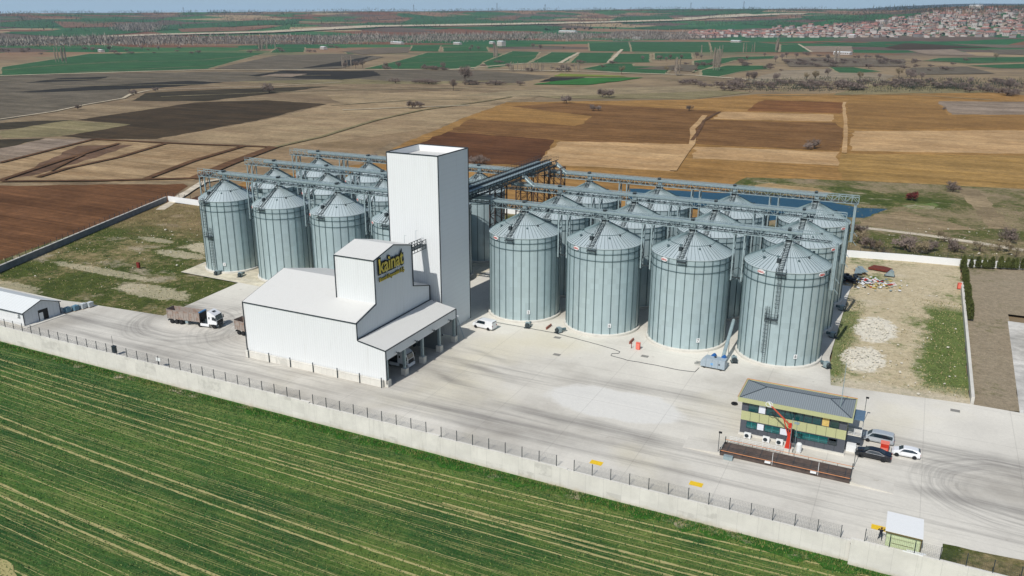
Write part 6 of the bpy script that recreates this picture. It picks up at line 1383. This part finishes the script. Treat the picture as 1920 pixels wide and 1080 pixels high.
# ---------------------------------------------------------------- farm buildings and the town
M_hw = [flat('house_wall_%s' % n, c, .8, var=.06, ns=.3) for n, c in (('white', (188, 180, 174)), ('cream', (172, 156, 142)), ('pink', (164, 142, 132)), ('grey', (140, 136, 134)))]
M_hr = [flat('house_roof_%s' % n, c, .8, var=.15, ns=.3) for n, c in (('red', (160, 112, 100)), ('brown', (134, 104, 94)), ('pale', (168, 136, 124)), ('grey', (136, 132, 130)))]
def house(w, d, h, wm, rm_, flatr=False):
    t = thing('town_house', 'x', 'house')
    MB().box(-w/2, -d/2, -2, w/2, d/2, h).build('wall', wm, t)
    mb = MB()
    for i in range(max(2, int(w/3))):
        X = -w/2+1.5+i*3
        for z in ((1.2,) if h < 4 else (1.2, 4.0)):
            if X+1 < w/2: mb.box(X, -d/2-.06, z, X+1.1, -d/2-.01, z+1.3)
    mb.build('window', M_glass, t)
    if flatr: MB().box(-w/2-.3, -d/2-.3, h, w/2+.3, d/2+.3, h+.3).build('roof', rm_, t)
    else:
        e_ = .4; r = MB().prism([(-d/2-e_, h), (0, h+d*.22), (d/2+e_, h), (d/2+e_, h-.15), (-d/2-e_, h-.15)], 'x', -w/2-e_, w/2+e_).build('roof', rm_, t); MB().box(w*.2, .5, h+.5, w*.2+.7, 1.2, h+d*.22+1).build('chimney', rm_, r)
    return t
HP = [house(11, 9, 6, M_hw[0], M_hr[0]), house(13, 9, 6, M_hw[1], M_hr[1]), house(9, 8, 3.2, M_hw[2], M_hr[2]), house(15, 10, 6.5, M_hw[3], M_hr[0]), house(10, 10, 9, M_hw[0], M_hr[3], True), house(18, 10, 4, M_hw[0], M_hr[2])]
usedp = set(); HL = ['white two storey house with a red roof in the far town', 'cream house with a brown roof in the far town', 'low pinkish house in the far town', 'grey house with a red roof in the far town', 'white flat roofed block in the far town', 'long low white building with a pale red roof in the far town']
cnt = 0; placed = []
while cnt < 292:
    u = random.uniform(1290, 1965); f = (u-1290)/630
    top = 58 if u < 1460 else 50 if u < 1560 else 46 if u < 1640 else max(17, 40-(u-1640)*.16); bot = 69 if u < 1900 else 72
    if u < 1450: top, bot = 60, 69
    v = random.uniform(top, bot); 
    x, y, z = T(u, v)
    if any((x-a)**2+(y-c)**2 < 190 for a, c in placed): continue
    placed.append((x, y)); k = random.choice((0, 0, 1, 2, 3, 4, 5)); base = HP[k]
    if k not in usedp: usedp.add(k); o = base; o.location = (x, y, z)
    else: o = dup(base, loc=(x, y, z))
    o.rotation_euler = (0, 0, random.choice((0, pi/2))+random.uniform(-.3, .3)-.4); s = random.uniform(1.0, 1.45); o.scale = (s, s, s)
    o['label'] = HL[k]; o['group'] = HL[k].replace(' in the far town', '').replace('house', 'houses').replace('block', 'blocks').replace('building', 'buildings')+' in the far town'; cnt += 1
# low roofs filling the rest of the town
mb = MB()
for i in range(1150):
    u = random.uniform(1290, 1990); top = 60 if u < 1450 else 52 if u < 1560 else 46 if u < 1640 else max(18, 40-(u-1640)*.16); v = random.uniform(top, 70)
    if u < 1640 and random.random() < .45: continue
    x, y, z = T(u, v); w, d, h = random.uniform(4, 8), random.uniform(3, 5), random.uniform(3, 6.5); mb.obox((x, y, z+h/2-1), w, d, h/2+1, random.uniform(-.5, .1), random.choice((0, 1, 2, 0)))
    mb.obox((x, y, z+h+.4), w+.4, d+.4, .5, random.uniform(-.5, .1), random.choice((3, 3, 4, 5, 3)))
tag(mb.build('town_buildings', [M_hw[0], M_hw[1], M_hw[3], M_hr[0], M_hr[1], M_hr[3]]), 'dense mass of small red roofed houses covering the far hillside town', 'town', kind='stuff')
def farm(u, v, w, d, h, lb, nm='farm_building'):
    x, y, z = T(u, v) if v < 80 else (*G(u, v), 0); t = thing(nm, lb, 'building', (x, y, z), -.45)
    MB().box(-w/2, -d/2, -.5, w/2, d/2, h).build('wall', M_hw[0], t); MB().prism([(-d/2-.4, h), (0, h+d*.15), (d/2+.4, h)], 'x', -w/2-.4, w/2+.4).build('roof', M_cladRs, t)
    mb = MB()
    for i in range(int(w/4)): mb.box(-w/2+1.5+i*4, -d/2-.06, 1.2, -w/2+3+i*4, -d/2-.01, 2.6)
    if len(mb.v) > 0:
        for q in range(0, len(mb.v), 8): w1 = MB(); w1.v = mb.v[q:q+8]; w1.f = mb.f[:6]; w1.m = mb.m[:6]; w1.build('window', M_glass, t)
farm(940, 86, 17, 11, 9, 'white two storey farmhouse between the green fields in the centre distance'); farm(923, 82, 14, 8, 4, 'low white shed left of the central farmhouse'); farm(858, 83, 24, 8, 3.5, 'long low white shed farther left of the farmhouse')
farm(745, 82, 46, 10, 3.5, 'very long pale shed row in the left centre distance'); farm(1580, 102, 30, 9, 3.5, 'long white shed among the grey fields at right'); farm(1598, 70, 16, 12, 7, 'white gabled hall at the lower edge of the town', 'hall'); farm(1450, 69, 14, 12, 7, 'white hall at the left end of the town', 'hall')
farm(1380, 79, 26, 9, 4, 'long pale shed on the green field left of the town'); farm(607, 92, 16, 8, 4, 'small white shed by the poplars at left'); farm(190, 97, 20, 7, 3, 'low pale shed in the green field at far left'); farm(1830, 16, 40, 16, 10, 'pale hall on the hilltop above the town', 'hall'); farm(1065, 61, 80, 14, 5, 'long pale roofs in front of the far evergreen row'); farm(1195, 73, 30, 10, 5, 'white sheds in the far centre distance')
# neighbour's building at the right edge
nb = thing('neighbour_house', 'dark sided building cut off by the right edge of the photo', 'building', (103.0, 24, 0)); MB().box(-5.2, -8, 0, 5, 12, 4.2).build('wall', M_trim, nb); MB().box(-5.6, -8.4, 4.2, 5.4, 12.4, 4.6).build('roof', M_cladR, nb)
# pylons on the skyline
for u, v, h in ((345, 27, 40), (776, 22, 40), (932, 20, 46), (1022, 20, 40), (1394, 17, 46), (1295, 17, 40)):
    x, y, z = T(u, v+1.5); t = thing('power_pylon', 'thin lattice power pylon on the distant skyline', 'pylon', (x, y, z), YAW, 'power pylons on the skyline'); w = 4
    mb = MB()
    for sx_ in (-1, 1):
        for sy in (-1, 1): mb.tube((sx_*w, sy*w, 0), (sx_*.5, sy*.5, h), .3, 3)
    for i in range(6): z0 = h*i/6; a = w*(1-i/6)+.4; mb.tube((-a, -a, z0), (a, -a, z0+h/7), .2, 3).tube((a, -a, z0), (-a, -a, z0+h/7), .2, 3)
    mb.build('mast', M_dark, t); MB().box(-8, -.3, h*.8, 8, .3, h*.8+.5).box(-6, -.3, h*.92, 6, .3, h*.92+.5).build('cross_arm', M_dark, t)
# prototypes that ended up unused must not float at the origin
for i, o in enumerate(HP):
    if i not in usedp:
        for c in list(o.children): bpy.data.objects.remove(c)
        bpy.data.objects.remove(o)

# ---------------------------------------------------------------- air between here and the hills
m = bpy.data.materials.new('haze_air'); m.use_nodes = True; t_ = m.node_tree; t_.nodes.clear(); ou = t_.nodes.new('ShaderNodeOutputMaterial'); pv = t_.nodes.new('ShaderNodeVolumePrincipled')
pv.inputs['Color'].default_value = (.62, .80, 1.0, 1); pv.inputs['Density'].default_value = 4.8e-5; pv.inputs['Anisotropy'].default_value = 0.1; t_.links.new(pv.outputs[0], ou.inputs['Volume'])
hz = MB().box(-15800, -15800, -9, 15800, 15800, 290).build('haze', m); tag(hz, kind='stuff')
